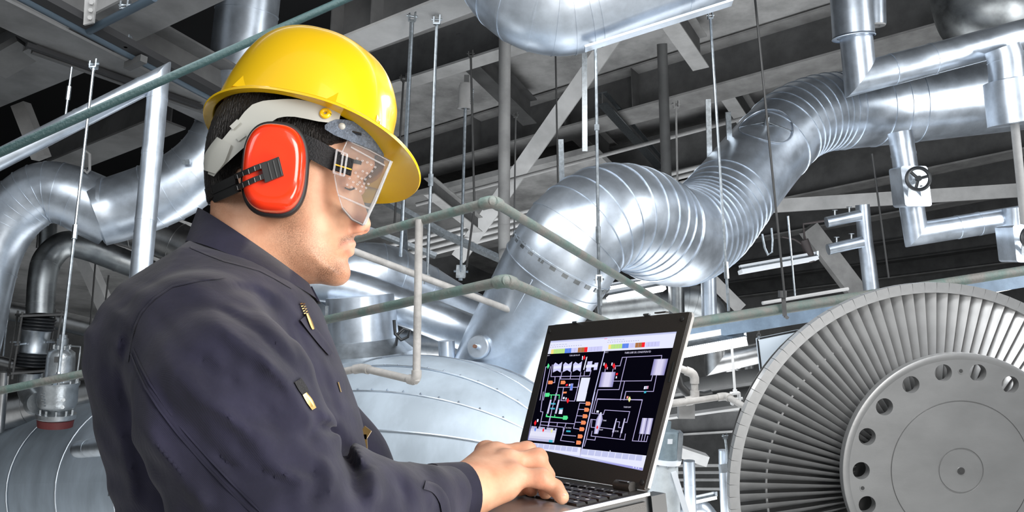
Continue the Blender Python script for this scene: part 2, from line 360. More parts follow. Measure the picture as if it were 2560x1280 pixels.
# conduits
for i, lab in enumerate(('topmost', 'second', 'third', 'lowest')):
    a, b = at(860, 668 + i * 16 - 24, 11.2), at(1800, 404 + i * 14, 11.4)
    tag(mk('conduit', M().cyl(a, b, 0.027, 10), PAINTL), lab + ' of four pale conduits running parallel behind the handrail', 'conduit', 'four parallel conduits')
tag(mk('conduit', M().cyl(at(1040, 512, 10.5), at(1880, 290, 10.2), 0.024, 10), PAINT), 'thin grey conduit along the soffit above the rounded elbow', 'conduit')
tag(mk('cable_tray', M().bar(at(925, 480, 8.6), at(1110, 585, 8.8), 0.12, 0.05).bar(at(1110, 585, 8.8), at(1290, 665, 9.0), 0.12, 0.05), GALV), 'galvanised cable tray behind the helmet peak and rods', 'cable tray')
tag(mk('cable_tray', M().bar(at(885, 560, 8.3), at(1090, 640, 8.4), 0.10, 0.04), GALV), 'slim galvanised channel above the pale blue duct elbow', 'cable tray')
tag(mk('cable_tray', M().bar(at(-20, 170, 6.0), at(72, 118, 6.0), 0.25, 0.05), PAINTD), 'perforated dark cable tray at the far left edge', 'cable tray')
# monorail pipe top left
g = thing('monorail_pipe', 'dark blue grey pipe with clamps running down from the top left corner', 'pipe', atZ(50, -8, 4.06))
a, b = atZ(20, -24, 4.06), atZ(560, 262, 4.06)
mk('pipe_run', M().cyl(a, b, 0.028, 12), mat('dark_bluish_pipe', (0.06, 0.085, 0.11), 0.45, 0.3), g)
mk('rail_channel', M().bar(a + V((.06, -.05, .02)), b + V((.06, -.05, .02)), 0.09, 0.05), DARK, g)
mk('pipe_bracket', M().bar(atZ(318, 166, 4.02), atZ(360, 147, 4.02), 0.05, 0.05), PAINTD, g)
mk('branch_pipe', M().cyl(atZ(222, 77, 4.06), atZ(385, -6, 4.06), 0.026, 12), MATS['dark_bluish_pipe'], g)
for x, y in ((312, 22), (315, 110)): q = M(); clamp(q, atZ(x, y, 4.08), V((0, 0, 1)), 0.05); mk('pipe_clamp', q, GALV, g)
for i in range(2):
    a, b = atZ(66 + i * 14, 112 + i * 16, 4.12), atZ(505 + i * 14, 268 + i * 14, 4.12)
    tag(mk('slot_rail', M().bar(a, b, 0.035, 0.03), PAINTD if i else DARK), ('upper' if i == 0 else 'lower') + ' dark slot rail below the flange girder at top left', 'rail')

# ---- columns
pipe('round_column', 'round grey column pipe standing behind the handrail elbow', 'column', [(1262, 80, 8.6, 15), (1260, 560, 8.9, 15), (1262, 640, 8.9, 15), (1268, 700, 8.9, 15)], (1.0,), PAINT, 20)
pipe('round_column', 'dark streaky column pipe left of the dark gore elbow', 'column', [(1655, 110, 9.2, 13), (1668, 500, 9.4, 13)], (), PAINTD, 16)
for i, (x, y0, y1, lab) in enumerate(((1402, 348, 500, 'short galvanised strut left of the rounded elbow top'), (1461, 128, 378, 'flat blue grey hanger strap below the top duct'), (1770, 248, 405, 'galvanised strut in front of the cracked soffit'), (1820, 280, 360, 'short dim strut beside the dark gore elbow'), (1010, 555, 640, 'blue grey strut below the helmet peak'))):
    tag(mk('strut_channel', M().bar(at(x, y0, 7.2), at(x + (4 if i != 1 else 1), y1, 7.3), 0.045, 0.02, up=FW), GALV), lab, 'strut')
tag(mk('steel_loop', M().tube([at(210, 425, 6.9), at(218, 432, 6.9), at(224, 425, 6.9), at(224, 385, 6.9), at(215, 378, 6.9), at(208, 385, 6.9), at(206, 418, 6.9)], 0.012, 8), PAINT), 'small steel loop under the grey flange end at left', 'loop')

# ---- hanger rods
hanger('short rod with clamp hanging from the flange girder at top left, left of two', 183, 142, 164, 288, 6.0, 3.2, turn=((0.62, 34),), cs=15)
hanger('long bright rod with clamp and turnbuckle at left, reaching the lower rail', 234, 168, 146, 940, 4.9, 3.6, turn=((0.56, 34),), foot=True, cs=17, d1=4.4)
hanger('thick rod under the pale girder right of the helmet, left of two', 1030, 50, 1002, 640, 5.6, 5.5, cs=17, d1=6.5)
hanger('thinner rod under the pale girder right of the helmet, with a sleeve', 1092, 58, 1068, 690, 5.7, 4, turn=((0.62, 30),), foot=True, cs=17)
hanger('dark rod with black clamp just behind the helmet peak', 1009, 200, 985, 580, 7.0, 2.6, DARKROD, cs=14)
hanger('thin dark rod right of the round grey column', 1289, 292, 1285, 640, 7.2, 2.2, PAINTD, cs=10)
hanger('thin dark rod falling from the top duct to the rounded elbow', 1389, 135, 1395, 470, 6.4, 2.2, DARKROD, top=False)
hanger('bright rod with turnbuckle in front of the rounded elbow', 1489, 118, 1497, 690, 4.5, 4, turn=((0.82, 42), (0.35, 14)), foot=True, cs=16, top=False)
hanger('lower bright rod continuing below the handrail to the cone pipe', 1498, 690, 1500, 798, 4.5, 4, turn=((0.5, 40),), foot=True, cs=14, top=False)
hanger('bright rod with sleeve passing in front of the gore pipe', 1776, 45, 1822, 778, 5.0, 3.6, turn=((0.86, 42),), cs=12)
hanger('black cable hanging in front of the inspection cover on the big pipe', 1886, -20, 1962, 745, 4.9, 3, DARKROD, top=False, name='hanging_cable')
hanger('thin dark cable left of the right valve', 2180, 384, 2222, 695, 7.6, 2.4, DARKROD, top=False, name='hanging_cable')
hanger('small rod beside the dark streaky column', 1690, 268, 1694, 470, 7.4, 2.6, PAINT, cs=14)
hanger('thin pale rod above the blank sign, left', 1970, 540, 1988, 745, 7.0, 2.4, GALV, top=False)
hanger('black rod behind the dark pipe at lower left, left of two', 240, 640, 222, 860, 8.6, 2.2, DARKROD, top=False)
hanger('black rod behind the dark pipe at lower left, right of two', 272, 688, 258, 800, 8.8, 2.2, DARKROD, top=False)
hanger('thin rod hanging beside the left edge of the photo', 34, 640, 8, 890, 7.0, 2.4, GALV, turn=((0.6, 30),), cs=10)
hanger('black thin rod left of the upright dark pipe', 100, 540, 92, 620, 8.3, 2.4, DARKROD, top=False)
# spring can hanger
g = thing('spring_hanger', 'spring can hanger with coil, hanging right of the helmet', 'spring hanger', at(1164, 205, 6.2))
a, b = at(1166, 208, 6.2), at(1163, 272, 6.2); t = (b - a).normalized(); L = (b - a).length
mk('spring_can', M().lathe(a, t, [(0, .03), (0.0, .045), (L * .12, .054), (L * .95, .054), (L, .058), (L * 1.0, .036), (L * .9, .034)], 20), PAINT, g)
mk('top_lug', M().box(a - t * .02, RT * .018, FW * .012, t * .04), PAINTD, g)
mk('rod', M().cyl(b - t * .06, at(1152, 690, 6.6), 0.0115, 8), GALV, g)
q = M(); clamp(q, at(1152, 690, 6.6), -t, 0.07); q.box(at(1152, 678, 6.6), RT * .035, FW * .02, t * .05); mk('clevis', q, GALV, g)
mk('spring_coil', M().tube([a.lerp(b, .25 + .65 * k / 60) + RT * (.047 + .012 * math.cos(k * .9)) - FW * (.03 - .012 * math.sin(k * .9)) for k in range(61)], .003, 5), GALV, g)
hanger('black cable running beside the spring can', 1177, 140, 1186, 520, 6.0, 2.8, DARKROD, cs=12, name='hanging_cable')
hanger('black cable slanting down from beside the spring can to the clevis', 1186, 520, 1166, 668, 6.0, 2.8, DARKROD, top=False, name='hanging_cable')
# ================================================================ PIPES AND VESSEL
lin = lambda a, b, n: list(np.linspace(a, b, n))
# centre snake: cone out of the vessel, elbow, S-bend, long run to the right
pipe('insulated_pipe', 'huge silver insulated pipe snaking from the vessel cone up to the right edge', 'insulated pipe',
     [(1225, 950, 5.75, 104), (1262, 880, 5.7, 112), (1330, 770, 5.6, 125), (1388, 676, 5.5, 136), (1418, 628, 5.47, 137), (1455, 580, 5.48, 135), (1520, 543, 5.62, 133), (1590, 548, 5.88, 131), (1640, 575, 6.12, 128), (1700, 592, 6.42, 124),
      (1765, 563, 6.8, 116), (1822, 497, 7.1, 109), (1880, 424, 7.4, 104), (1935, 360, 7.6, 101), (1985, 312, 7.75, 99), (2050, 284, 7.9, 97), (2120, 276, 8.0, 96), (2220, 266, 8.1, 96), (2330, 254, 8.1, 96), (2660, 215, 8.1, 98)],
     [2.95, 3.5] + lin(4.3, 7.6, 10) + [8.0] + lin(9.0, 11.0, 10) + [12.9] + lin(13.5, 15.8, 9) + [16.6, 17.1, 17.7], CLAD, 44, lip=1.018)
root = [o for o in COL.objects if o.name.startswith('insulated_pipe') and o.parent is None][-1]
# flange ring with bead on the elbow, inspection cover, lower plug, tooth strip
def ringon(px, py, d, ax, R, r, name, m, parent): return mk(name, M().torus(at(px, py, d), ax, R, r, 44, 6), m, parent)
ax = (at(1665, 584, 6.25) - at(1615, 562, 6.0)).normalized()
ringon(1640, 575, 6.12, ax, 0.374, 0.010, 'flange_bead', CLAD, root)
c0 = at(1902, 372, 7.22); nrm = (CAM - at(1908, 395, 7.5)).normalized(); axp = (at(1935, 360, 7.6) - at(1880, 424, 7.4)).normalized()
nrm = (nrm - axp * nrm.dot(axp)).normalized(); nrm = (nrm + V((-.35, 0, .35))).normalized(); nrm = (nrm - axp * nrm.dot(axp)).normalized()
cc = at(1908, 392, 7.5) + nrm * 0.357
bx = axp; by = nrm.cross(axp)
q = M(); 
for k in range(33):
    a0 = 2 * math.pi * k / 32
    u, v_ = .215 * math.cos(a0), .235 * math.sin(a0); th = v_ / 0.36
    q.v.append(tuple(at(1908, 392, 7.5) + bx * u + (nrm * math.cos(th) + by * math.sin(th)) * 0.372))
pts_ = [V(p) for p in q.v]
mk('inspection_cover_rim', M().tube(pts_, 0.006, 6, False), CLAD, root)
mk('cover_stem', M().cyl(cc, cc + nrm * 0.09, 0.022, 12), CAST, root)
mk('cover_tie', M().tube([pts_[10], cc + nrm * .03, pts_[26]], 0.005, 6), GALV, root)
c1 = at(1222, 868, 5.9); n1 = (CAM - c1).normalized(); n1 = (n1 + V((-.45, 0, 0.1))).normalized()
c1 = at(1244, 878, 5.68) + n1 * 0.315
mk('access_plug', M().lathe(c1 - n1 * .03, n1, [(0, .075), (.028, .078), (.036, .07), (.036, .02), (.036, .015), (.06, .015), (.062, .002)], 24), CLAD, root)
mk('plug_bolt', M().cyl(c1 + n1 * .02, c1 + n1 * .05, .012, 8), mat('rusty_bolt', (0.18, 0.09, 0.06), 0.7), root)
mk('cone_seam', M().tube([at(1330, 700, 5.18), at(1285, 780, 5.29), at(1245, 850, 5.40)], 0.006, 6), CLAD, root)
mk('cone_seam', M().tube([at(1222, 905, 5.45), at(1198, 955, 5.52)], 0.006, 6), CLAD, root)
axs = (at(1418, 628, 5.47) - at(1388, 676, 5.5)).normalized()
pc = at(1404, 652, 5.485); xx = axs.orthogonal().normalized(); yy = axs.cross(xx)
for k in range(26):
    a0 = 2 * math.pi * k / 26; e = xx * math.cos(a0) + yy * math.sin(a0); e2 = -xx * math.sin(a0) + yy * math.cos(a0)
    mk('band_tab', M().box(pc + e * .357, axs * .018, e2 * .020, e * .007), CLADD, root, 0)
# small branch with valve, right
pts = [at(2258, 345, 7.6), at(2272, 430, 7.6)]
g = mpipe('branch_pipe', 'thin silver branch pipe with mitred elbow below the big pipe, with boxed valve', 'pipe', [at(2250, 330, 7.6), at(2290, 585, 7.6), at(2640, 528, 7.6)], rm(29, 7.6), CLAD, bands=((0, .22), (1, .30), (1, .45)))
mk('collar', M().cyl(at(2254, 348, 7.6), at(2255, 362, 7.6), rm(29.5, 7.6), 24), CLAD, g)
def boxvalve(label, x, y, hw, hh, d, lean=0.06):
    g = thing('valve_box', label, 'valve', at(x, y, d)); u = (UP + RT * -lean * 2).normalized(); r_ = RT
    c = at(x, y, d); q = M(); W_, H_ = rm(hw, d), rm(hh, d)
    prof = []
    for sx, sz in ((1, 1), (-1, 1), (-1, -1), (1, -1)):
        for k in range(5):
            a0 = math.pi / 2 * k / 4 + (0 if (sx, sz) == (1, 1) else math.pi / 2 if (sx, sz) == (-1, 1) else math.pi if (sx, sz) == (-1, -1) else 1.5 * math.pi)
            prof.append(c + r_ * (sx * W_ * .78 + W_ * .22 * math.cos(a0)) + u * (sz * H_ * .86 + H_ * .14 * math.sin(a0)) - FW * W_)
    mk('box_body', M().prism(prof, FW * W_ * 2), CLAD, g, 30)
    h = c - FW * (W_ + .12) + RT * rm(-hw * .35, d) + UP * rm(hh * .3, d); ax = (-FW + RT * -.12 + UP * .1).normalized()
    mk('valve_stem', M().cyl(h, c - FW * W_ * .9 + RT * rm(-hw * .2, d) + UP * rm(hh * .2, d), .022, 10), CAST, g)
    for s in (-1, 1): mk('yoke_arm', M().bar(h - ax * .07 + RT * .05 * s - UP * .05, c - FW * W_ * .9 + RT * .06 * s - UP * .1, .02, .02), CAST, g)
    wheel = mk('handwheel', M().torus(h, ax, rm(27, d), .016, 32, 8), BLACKP, g)
    x_ = ax.orthogonal().normalized(); y_ = ax.cross(x_)
    for k in range(3):
        a0 = 2 * math.pi * k / 3 + 0.5; mk('spoke', M().cyl(h, h + (x_ * math.cos(a0) + y_ * math.sin(a0)) * rm(27, d), .013, 6), BLACKP, g)
    mk('hub', M().cyl(h - ax * .015, h + ax * .025, .024, 12), BLACKP, g)
    return g
boxvalve('boxed valve with black handwheel on the branch pipe below the big pipe', 2275, 468, 33, 50, 7.5)
boxvalve('boxed valve with black handwheel cut by the right edge of the photo', 2552, 610, 38, 46, 7.2)
pipe('branch_pipe', 'short silver riser above the edge valve at far right', 'pipe', [(2540, 590, 7.5, 26), (2534, 520, 7.5, 26)], (0.8,), CLAD, 20)
# upper right: jacketed risers and mitred pipe
R3 = rm(39, 7.0)
g = mpipe('insulated_pipe', 'silver mitred pipe running right below the jacketed riser, upper right', 'insulated pipe', [at(2126, -60, 7.0), at(2150, 195, 7.0), at(2700, 50, 7.0)], R3, CLAD, bands=((1, .15), (1, .33)))
d = 6.95
pipe('pipe_jacket', 'wide silver jacket sleeve on the riser at upper right', 'pipe jacket', [(2122, -60, d, 48), (2128, 10, d, 49), (2134, 90, d, 50)], (), CLAD, 32)
mk('cut_ring', M().lathe(at(2134, 92, d), at(2134, 92, d) - at(2128, 10, d), [(-.002, R3), (-.002, rm(50, d)), (.006, rm(52, d)), (.01, rm(50, d))], 32, False), CLAD, [o for o in COL.objects if o.name.startswith('pipe_jacket') and o.parent is None][-1])
pipe('pipe_jacket', 'smaller silver sleeve end behind the jacketed riser at upper right', 'pipe jacket', [(2188, -60, 7.9, 24), (2190, 62, 7.9, 24)], (), CLAD, 28)
tag(mk('sleeve_end', M().lathe(at(2190, 62, 7.9), at(2190, 70, 7.9) - at(2190, 62, 7.9), [(0, rm(23, 7.9)), (.012, rm(22, 7.9)), (.012, rm(10, 7.9)), (-.05, rm(9, 7.9))], 28), PAINTL), 'pale open end of the small sleeve at upper right', 'sleeve end')
g = pipe('insulated_pipe', 'silver drop pipe with wide open skirt at the right edge', 'insulated pipe', [(2505, 120, 6.8, 40), (2514, 150, 6.8, 41), (2520, 215, 6.8, 42)], (1.0,), CLAD, 28)
mk('skirt', M().lathe(at(2520, 200, 6.8), at(2535, 330, 6.8) - at(2520, 200, 6.8), [(0, rm(46, 6.8)), (.01, rm(56, 6.8)), (.36, rm(57, 6.8)), (.36, rm(10, 6.8))], 32, False), CLAD, g)
mk('drain_rod', M().cyl(at(2537, 310, 6.8), at(2562, 560, 6.8), rm(10, 6.8), 12), PAINT, g)
pipe('dark_duct', 'large dark stained duct behind the mitred pipe in the top right corner', 'duct', [(2330, -40, 9.0, 20), (2440, 20, 9.0, 110), (2560, 40, 9.0, 120), (2700, 40, 9.0, 120)], (), CLADD, 32)

# top duct
g = pipe('insulated_duct', 'large silver duct with gore elbow crossing the top edge of the photo', 'insulated duct',
     [(1262, -190, 4.7, 128), (1262, -110, 4.65, 132), (1290, -55, 4.6, 137), (1340, -18, 4.55, 141), (1398, -6, 4.55, 143), (1450, -18, 4.55, 143), (1560, -58, 4.55, 143), (1760, -128, 4.55, 143), (1990, -210, 4.55, 143)],
     lin(0.6, 4.9, 9) + [5.15, 6.6], CLAD, 44, lip=1.012)
mk('seam_flange', M().bar(at(1462, 122, 4.42), at(1830, 6, 4.42), 0.055, 0.012), CLAD, g)
# vertical duct + left pipe
pipe('insulated_pipe', 'silver pipe with gored elbows rising behind the yellow helmet, left', 'insulated pipe',
     [(-100, 1010, 6.6, 62), (-54, 800, 6.7, 62), (-25, 660, 6.8, 64), (5, 580, 6.85, 68), (50, 520, 6.9, 73), (110, 482, 6.95, 76), (170, 488, 7.0, 77), (235, 516, 7.08, 80), (285, 540, 7.16, 80)],
     [1.8] + lin(2.6, 5.2, 9) + [5.6, 6.2], CLAD, 36)
pipe('insulated_pipe', 'wide silver pipe curving upward behind the helmet into the tall duct', 'insulated pipe',
     [(238, 538, 7.02, 80), (300, 520, 7.1, 82), (390, 488, 7.15, 82), (465, 450, 7.2, 80), (530, 390, 7.25, 78), (572, 310, 7.3, 76), (597, 200, 7.3, 76), (612, 80, 7.3, 76), (630, -80, 7.3, 76)],
     lin(1.9, 5.2, 8) + [6.4, 7.3], CLAD, 40)
tag(mk('mitre_seam', M().lathe(at(262, 526, 7.07), at(300, 516, 7.1) - at(240, 520, 7.05), [(-.015, rm(80, 7.07)), (-.015, rm(84.5, 7.07)), (.015, rm(84.5, 7.07)), (.015, rm(80, 7.07))], 36, False), CLAD), 'raised seam where the two left silver pipes meet', 'seam')
tag(mk('seam_clip', M().box(at(466, 405, 6.9), RT * .03, UP * .02, FW * .01), GALV), 'small clip on the seam of the curving left pipe', 'clip')
# slender silver pipe in front
g = mpipe('insulated_pipe', 'slender silver pipe dropping vertically behind the worker, with sloping run', 'insulated pipe', [at(-60, 428, 5.0), at(398, 196, 5.4), at(300, 1240, 4.7)], rm(25, 5.2), CLAD, bands=((0, .55), (0, .9), (1, .055), (1, .2), (1, .37), (1, .6)))
for k, yy in enumerate((620,)): mk('seam_band', M().cyl(at(362, 575, 5.15), at(360, 585, 5.15), rm(25.6, 5.15), 28), CLAD, g)
# dark pipe with bellows
pipe('dark_pipe', 'dull dark pipe bending down to the bellows joint, left', 'pipe', [(760, 830, 8.8, 30), (470, 718, 8.3, 30), (300, 650, 8.0, 31), (210, 617, 7.8, 32), (160, 612, 7.7, 33), (120, 648, 7.6, 34), (106, 700, 7.5, 33), (100, 790, 7.4, 32)], (1.0, 2.0, 3.5, 5.4, 6.7), CLADD, 28)
pipe('dark_pipe', 'short dull stub pipe standing above the dark bend, left', 'pipe', [(122, 545, 7.9, 20), (118, 625, 7.8, 20)], (), CLADD, 20)
g = thing('bellows_joint', 'black ribbed bellows joint with tie rods between square plates, left', 'expansion joint', at(84, 930, 7.3))
T0, B0 = at(99, 782, 7.35), at(76, 930, 7.3); t = (B0 - T0).normalized(); L = (B0 - T0).length; px = rm(1, 7.3)
def ridges(f0, f1, n, R):
    pr = []
    for k in range(n * 6 + 1): pr.append((L * (f0 + (f1 - f0) * k / (n * 6)), R + 5 * px * abs(math.sin(math.pi * k / 6))))
    return pr
mk('upper_bellows', M().lathe(T0, t, ridges(.07, .29, 4, 36 * px), 28), BLACKP, g, 60)
mk('spool', M().lathe(T0, t, [(L * .28, 30 * px), (L * .3, 34 * px), (L * .32, 32 * px), (L * .66, 32 * px), (L * .68, 34 * px), (L * .7, 30 * px)], 28), CLAD2, g)
mk('lower_bellows', M().lathe(T0, t, ridges(.7, .92, 4, 36 * px), 28), BLACKP, g, 60)
sx = (RT * .8 + FW * .6).normalized(); sy = sx.cross(t).normalized()
for f, nm in ((.03, 'top_plate'), (.97, 'bottom_plate')):
    c = T0 + t * L * f; mk(nm, M().box(c, sx * 48 * px, sy * 48 * px, t * 2.5 * px), PAINTD, g, 0)
for i in (-1, 1):
    for j in (-1, 1):
        c = sx * 43 * px * i + sy * 43 * px * j; mk('tie_rod', M().cyl(T0 - t * 6 * px + c, B0 + t * 10 * px + c, 2.6 * px, 8), PAINTD, g)
        mk('lug_arm', M().bar(T0 + t * L * .5 + c * .55, T0 + t * L * .5 + c * 1.1, 6 * px, 4 * px), CLAD2, g)
        mk('rod_nut', M().cyl(T0 + t * (L * .5 - 3 * px) + c, T0 + t * (L * .5 + 3 * px) + c, 5 * px, 6), PAINTD, g)
pipe('dark_pipe', 'cast elbow below the bellows feeding the silver relief valve, left', 'pipe', [(78, 930, 7.3, 28), (74, 975, 7.3, 27), (92, 1003, 7.2, 26), (128, 1008, 7.1, 25)], (), CAST, 24)
# relief valve
g = thing('relief_valve', 'silver cast relief valve with cap and lever, standing on the vessel at left', 'valve', at(140, 1040, 6.7))
d = 6.7; px = rm(1, d); b0 = at(139, 1052, d); top = at(158, 840, d); t = (top - b0).normalized()
mk('gasket_flange', M().lathe(b0, t, [(-14 * px, 40 * px), (4 * px, 42 * px), (6 * px, 30 * px)], 28), REDP, g)
mk('base_flange', M().lathe(b0, t, [(6 * px, 44 * px), (8 * px, 46 * px), (19 * px, 46 * px), (21 * px, 30 * px)], 28), CAST, g)
mk('body', M().lathe(b0, t, [(20 * px, 26 * px), (28 * px, 30 * px), (36 * px, 42 * px), (50 * px, 46 * px), (88 * px, 45 * px), (92 * px, 48 * px), (99 * px, 48 * px), (101 * px, 40 * px)], 28), CAST, g, 50)
mk('bonnet', M().lathe(b0, t, [(100 * px, 36 * px), (104 * px, 34 * px), (160 * px, 33 * px), (172 * px, 31 * px), (180 * px, 20 * px), (184 * px, 16 * px)], 28), CAST, g, 50)
mk('cap', M().lathe(b0, t, [(182 * px, 18 * px), (190 * px, 18 * px), (192 * px, 13 * px), (206 * px, 13 * px), (208 * px, 10 * px), (216 * px, 9 * px), (217 * px, 2 * px)], 20), CAST, g, 40)
def bolts(c0, R, n_, r_, h_):
    x_ = t.orthogonal().normalized(); y_ = t.cross(x_)
    for k in range(n_):
        p = c0 + (x_ * math.cos(2 * math.pi * k / n_) + y_ * math.sin(2 * math.pi * k / n_)) * R; mk('bolt', M().cyl(p - t * h_, p + t * h_, r_, 6), CAST, g)
bolts(b0 + t * 24 * px, 37 * px, 10, 4 * px, 6 * px); bolts(b0 + t * 101 * px, 43 * px, 10, 3 * px, 5 * px); bolts(b0 + t * 186 * px, 19 * px, 8, 3 * px, 5 * px)
mk('name_plate', M().box(b0 + t * 158 * px + RT * 10 * px - FW * 33.5 * px, RT * 9 * px, t * 7 * px, FW * 1 * px), PAINTD, g)
mk('lever', M().tube([b0 + t * 188 * px + RT * 15 * px, b0 + t * 186 * px + RT * 46 * px, b0 + t * 170 * px + RT * 46 * px, b0 + t * 70 * px + RT * 42 * px], 2.2 * px, 8), CAST, g)
mk('outlet_flange', M().cyl(at(86, 1010, 6.85), at(96, 1008, 6.8), 27 * px, 24), CAST, g)
for yy, xx_ in ((1000, 158), (1018, 156)): mk('plug_nut', M().cyl(at(xx_, yy, 6.38), at(xx_, yy, 6.46), 5 * px, 6), CAST, g)
q = M()
for k, (yy, ww) in enumerate(((985, 12), (992, 8), (1000, 12), (1007, 10), (1015, 12))): q.box(at(107 + k * .6, yy, 6.43), RT * ww * .3 * px, UP * 1.3 * px, FW * 3 * px)
mk('cast_mark', q, CAST, g)
# other left pipes
pipe('far_pipe', 'grey clad pipe running level behind the bellows joint', 'pipe', [(-20, 770, 9.4, 24), (120, 795, 9.4, 24), (300, 838, 9.4, 25), (460, 880, 9.4, 25)], (1.0, 2.0), CLADW, 24)
pipe('far_pipe', 'broad grey clad pipe between the worker and the left silver pipes', 'pipe', [(230, 540, 8.9, 52), (390, 588, 8.9, 52), (520, 640, 8.9, 52), (700, 700, 8.9, 52)], (0.7, 1.4), CLADW, 28)
pipe('far_pipe', 'broad silver pipe lying behind the relief valve', 'pipe', [(-60, 1040, 8.2, 46), (200, 992, 8.2, 47), (420, 950, 8.2, 48)], (0.5, 1.2, 1.5), CLADW, 28)
pipe('far_pipe', 'upright clad duct behind the lever of the relief valve', 'pipe', [(238, 845, 9.2, 16), (228, 960, 9.2, 16)], (0.4,), CLADW, 20)
pipe('far_pipe', 'second upright clad duct beside the worker back', 'pipe', [(268, 850, 9.4, 14), (262, 960, 9.4, 14)], (0.4,), CLADW, 20)
pipe('far_pipe', 'bright small pipe end at the left edge beside the bellows', 'pipe', [(-30, 895, 7.8, 12), (42, 912, 7.8, 12)], (), CLADW, 20)
pipe('far_pipe', 'pale upright pipe at the lower left edge', 'pipe', [(10, 930, 7.6, 13), (-4, 1080, 7.6, 13)], (0.4,), CLADW, 20)
# blue-grey duct group right of the chin
pipe('insulated_duct', 'pale blue duct elbow behind the chin curving down to the right', 'insulated duct', [(836, 790, 6.8, 90), (860, 735, 6.75, 90), (900, 695, 6.7, 86), (965, 690, 6.75, 78), (1040, 725, 6.9, 74), (1120, 770, 7.0, 70), (1260, 845, 7.1, 70)], lin(0.8, 3.2, 7) + [4.2], CLAD, 36)
pipe('insulated_pipe', 'straight pale blue clad pipe sloping below the duct elbow to the cone', 'insulated pipe', [(700, 700, 6.3, 44), (860, 718, 6.35, 46), (1000, 765, 6.4, 47), (1240, 860, 6.5, 48)], (0.9, 2.0), CLAD, 30)
g = pipe('clad_drum', 'squat silver drum with rim below the sloping pale blue pipe', 'drum', [(900, 740, 6.2, 84), (904, 800, 6.2, 88), (908, 890, 6.2, 92)], (1.6,), CLAD, 36)
mk('drum_skirt', M().lathe(at(908, 895, 6.2), at(905, 850, 6.2) - at(908, 895, 6.2), [(0, rm(128, 6.2)), (.04, rm(128, 6.2)), (.06, rm(120, 6.2)), (.14, rm(92, 6.2))], 36), CLAD2, g)
mk('drum_band', M().bar(at(818, 765, 5.9), at(816, 850, 5.9), .02, .03, up=FW), GALV, g)
pipe('far_pipe', 'bright clad pipe crossing behind the thin grey post', 'pipe', [(960, 850, 7.3, 46), (1085, 862, 7.3, 44), (1200, 876, 7.3, 44)], (0.9,), CLADW, 26)
pipe('stub_pipe', 'short upright silver stub on top of the vessel', 'pipe', [(1118, 900, 5.7, 21), (1116, 852, 5.7, 21)], (), CLAD, 20)
tag(mk('black_cable', M().tube([at(*p) for p in ((985, 800, 6), (988, 835, 6), (1003, 850, 6), (1020, 843, 6), (1024, 826, 6), (1010, 822, 6), (995, 835, 6), (988, 870, 6.05), (990, 905, 6.1))] + [], 0.012, 8), BLACKP), 'looped black cable beside the squat drum', 'cable')
# right background pipes
pipe('far_pipe', 'dark ribbed duct running right behind the laptop lid', 'pipe', [(1490, 778, 8.8, 44), (1620, 765, 8.8, 45), (1700, 752, 8.8, 46), (1760, 770, 8.8, 44), (1790, 820, 8.8, 40)], (0.4, 1.3, 1.6, 1.9, 2.2, 2.5), CLADD, 28)
pipe('far_pipe', 'upright dull clad pipe above the right half of the laptop', 'pipe', [(1690, 690, 8.2, 20), (1692, 800, 8.2, 20)], (), CLADD, 20)
pipe('far_pipe', 'upright bright silver pipe just right of the laptop top corner', 'pipe', [(1770, 650, 7.6, 19), (1774, 820, 7.6, 19)], (0.5,), CLAD, 24)
pipe('far_pipe', 'upright silver header pipe with two capped stubs, right', 'pipe', [(2156, 512, 9.0, 17), (2163, 600, 9.0, 18), (2178, 720, 9.0, 19), (2240, 1250, 9.0, 19)], (0.9,), CLAD, 24)
for i, (x0, y0, x1, y1, lab) in enumerate(((2066, 556, 2150, 538, 'upper capped silver stub with little valves, right'), (2070, 624, 2156, 604, 'lower capped silver stub with little valves, right'))):
    g = pipe('capped_stub', lab, 'pipe stub', [(x0, y0, 8.9, 14), (x1, y1, 8.9, 14)], (), CLAD, 20)
    for k in (0.25, .68):
        p = at(x0 + (x1 - x0) * k, y0 + (y1 - y0) * k - 13, 8.9); mk('bleed_valve', M().cyl(p, p + UP * .05, .012, 8).torus(p + UP * .055, UP, .025, .005, 12, 5), CAST, g)
tag(mk('sensor_tube', M().cyl(at(2010, 600, 8.6), at(2025, 640, 8.6), .045, 12).cyl(at(2025, 640, 8.6), at(2030, 655, 8.6), .03, 10).tube([at(2012, 600, 8.6), at(2008, 560, 8.6), at(2060, 552, 8.6)], .012, 8).tube([at(1955, 592, 8.6), at(1985, 598, 8.6), at(2008, 612, 8.6)], .01, 6), mat('dark_brown_metal', (0.05, 0.04, 0.04), .5)), 'dark tilted camera-like cylinder on a black arm, right', 'sensor')
tag(mk('cable_loop', M().tube([at(1905, 585, 8.0), at(1912, 620, 8.0), at(1920, 637, 8.0), at(1930, 630, 8.0), at(1931, 600, 8.0), at(1928, 570, 8.0)], .012, 8), GALV), 'hanging loop of conduit below the big gore pipe', 'cable')
mpipe('insulated_pipe', 'dull mitred pipe behind the bright lamp beside the blank sign', 'insulated pipe', [at(1784, 790, 7.8), at(1788, 908, 7.8), at(1960, 868, 7.8)], rm(26, 7.8), CLADW, bands=((1, .3),))
pipe('far_pipe', 'dark wide pipe crossing below the blank sign', 'pipe', [(1690, 985, 8.4, 22), (1800, 958, 8.4, 24), (1990, 935, 8.4, 26), (2700, 850, 8.4, 26)], (), PAINTD, 20)
pipe('far_pipe', 'slanting clad pipe above the dark wide pipe, right of the laptop', 'pipe', [(1805, 908, 8.8, 12), (1850, 938, 8.8, 14), (1890, 960, 8.8, 14)], (0.8,), CLADW, 20)
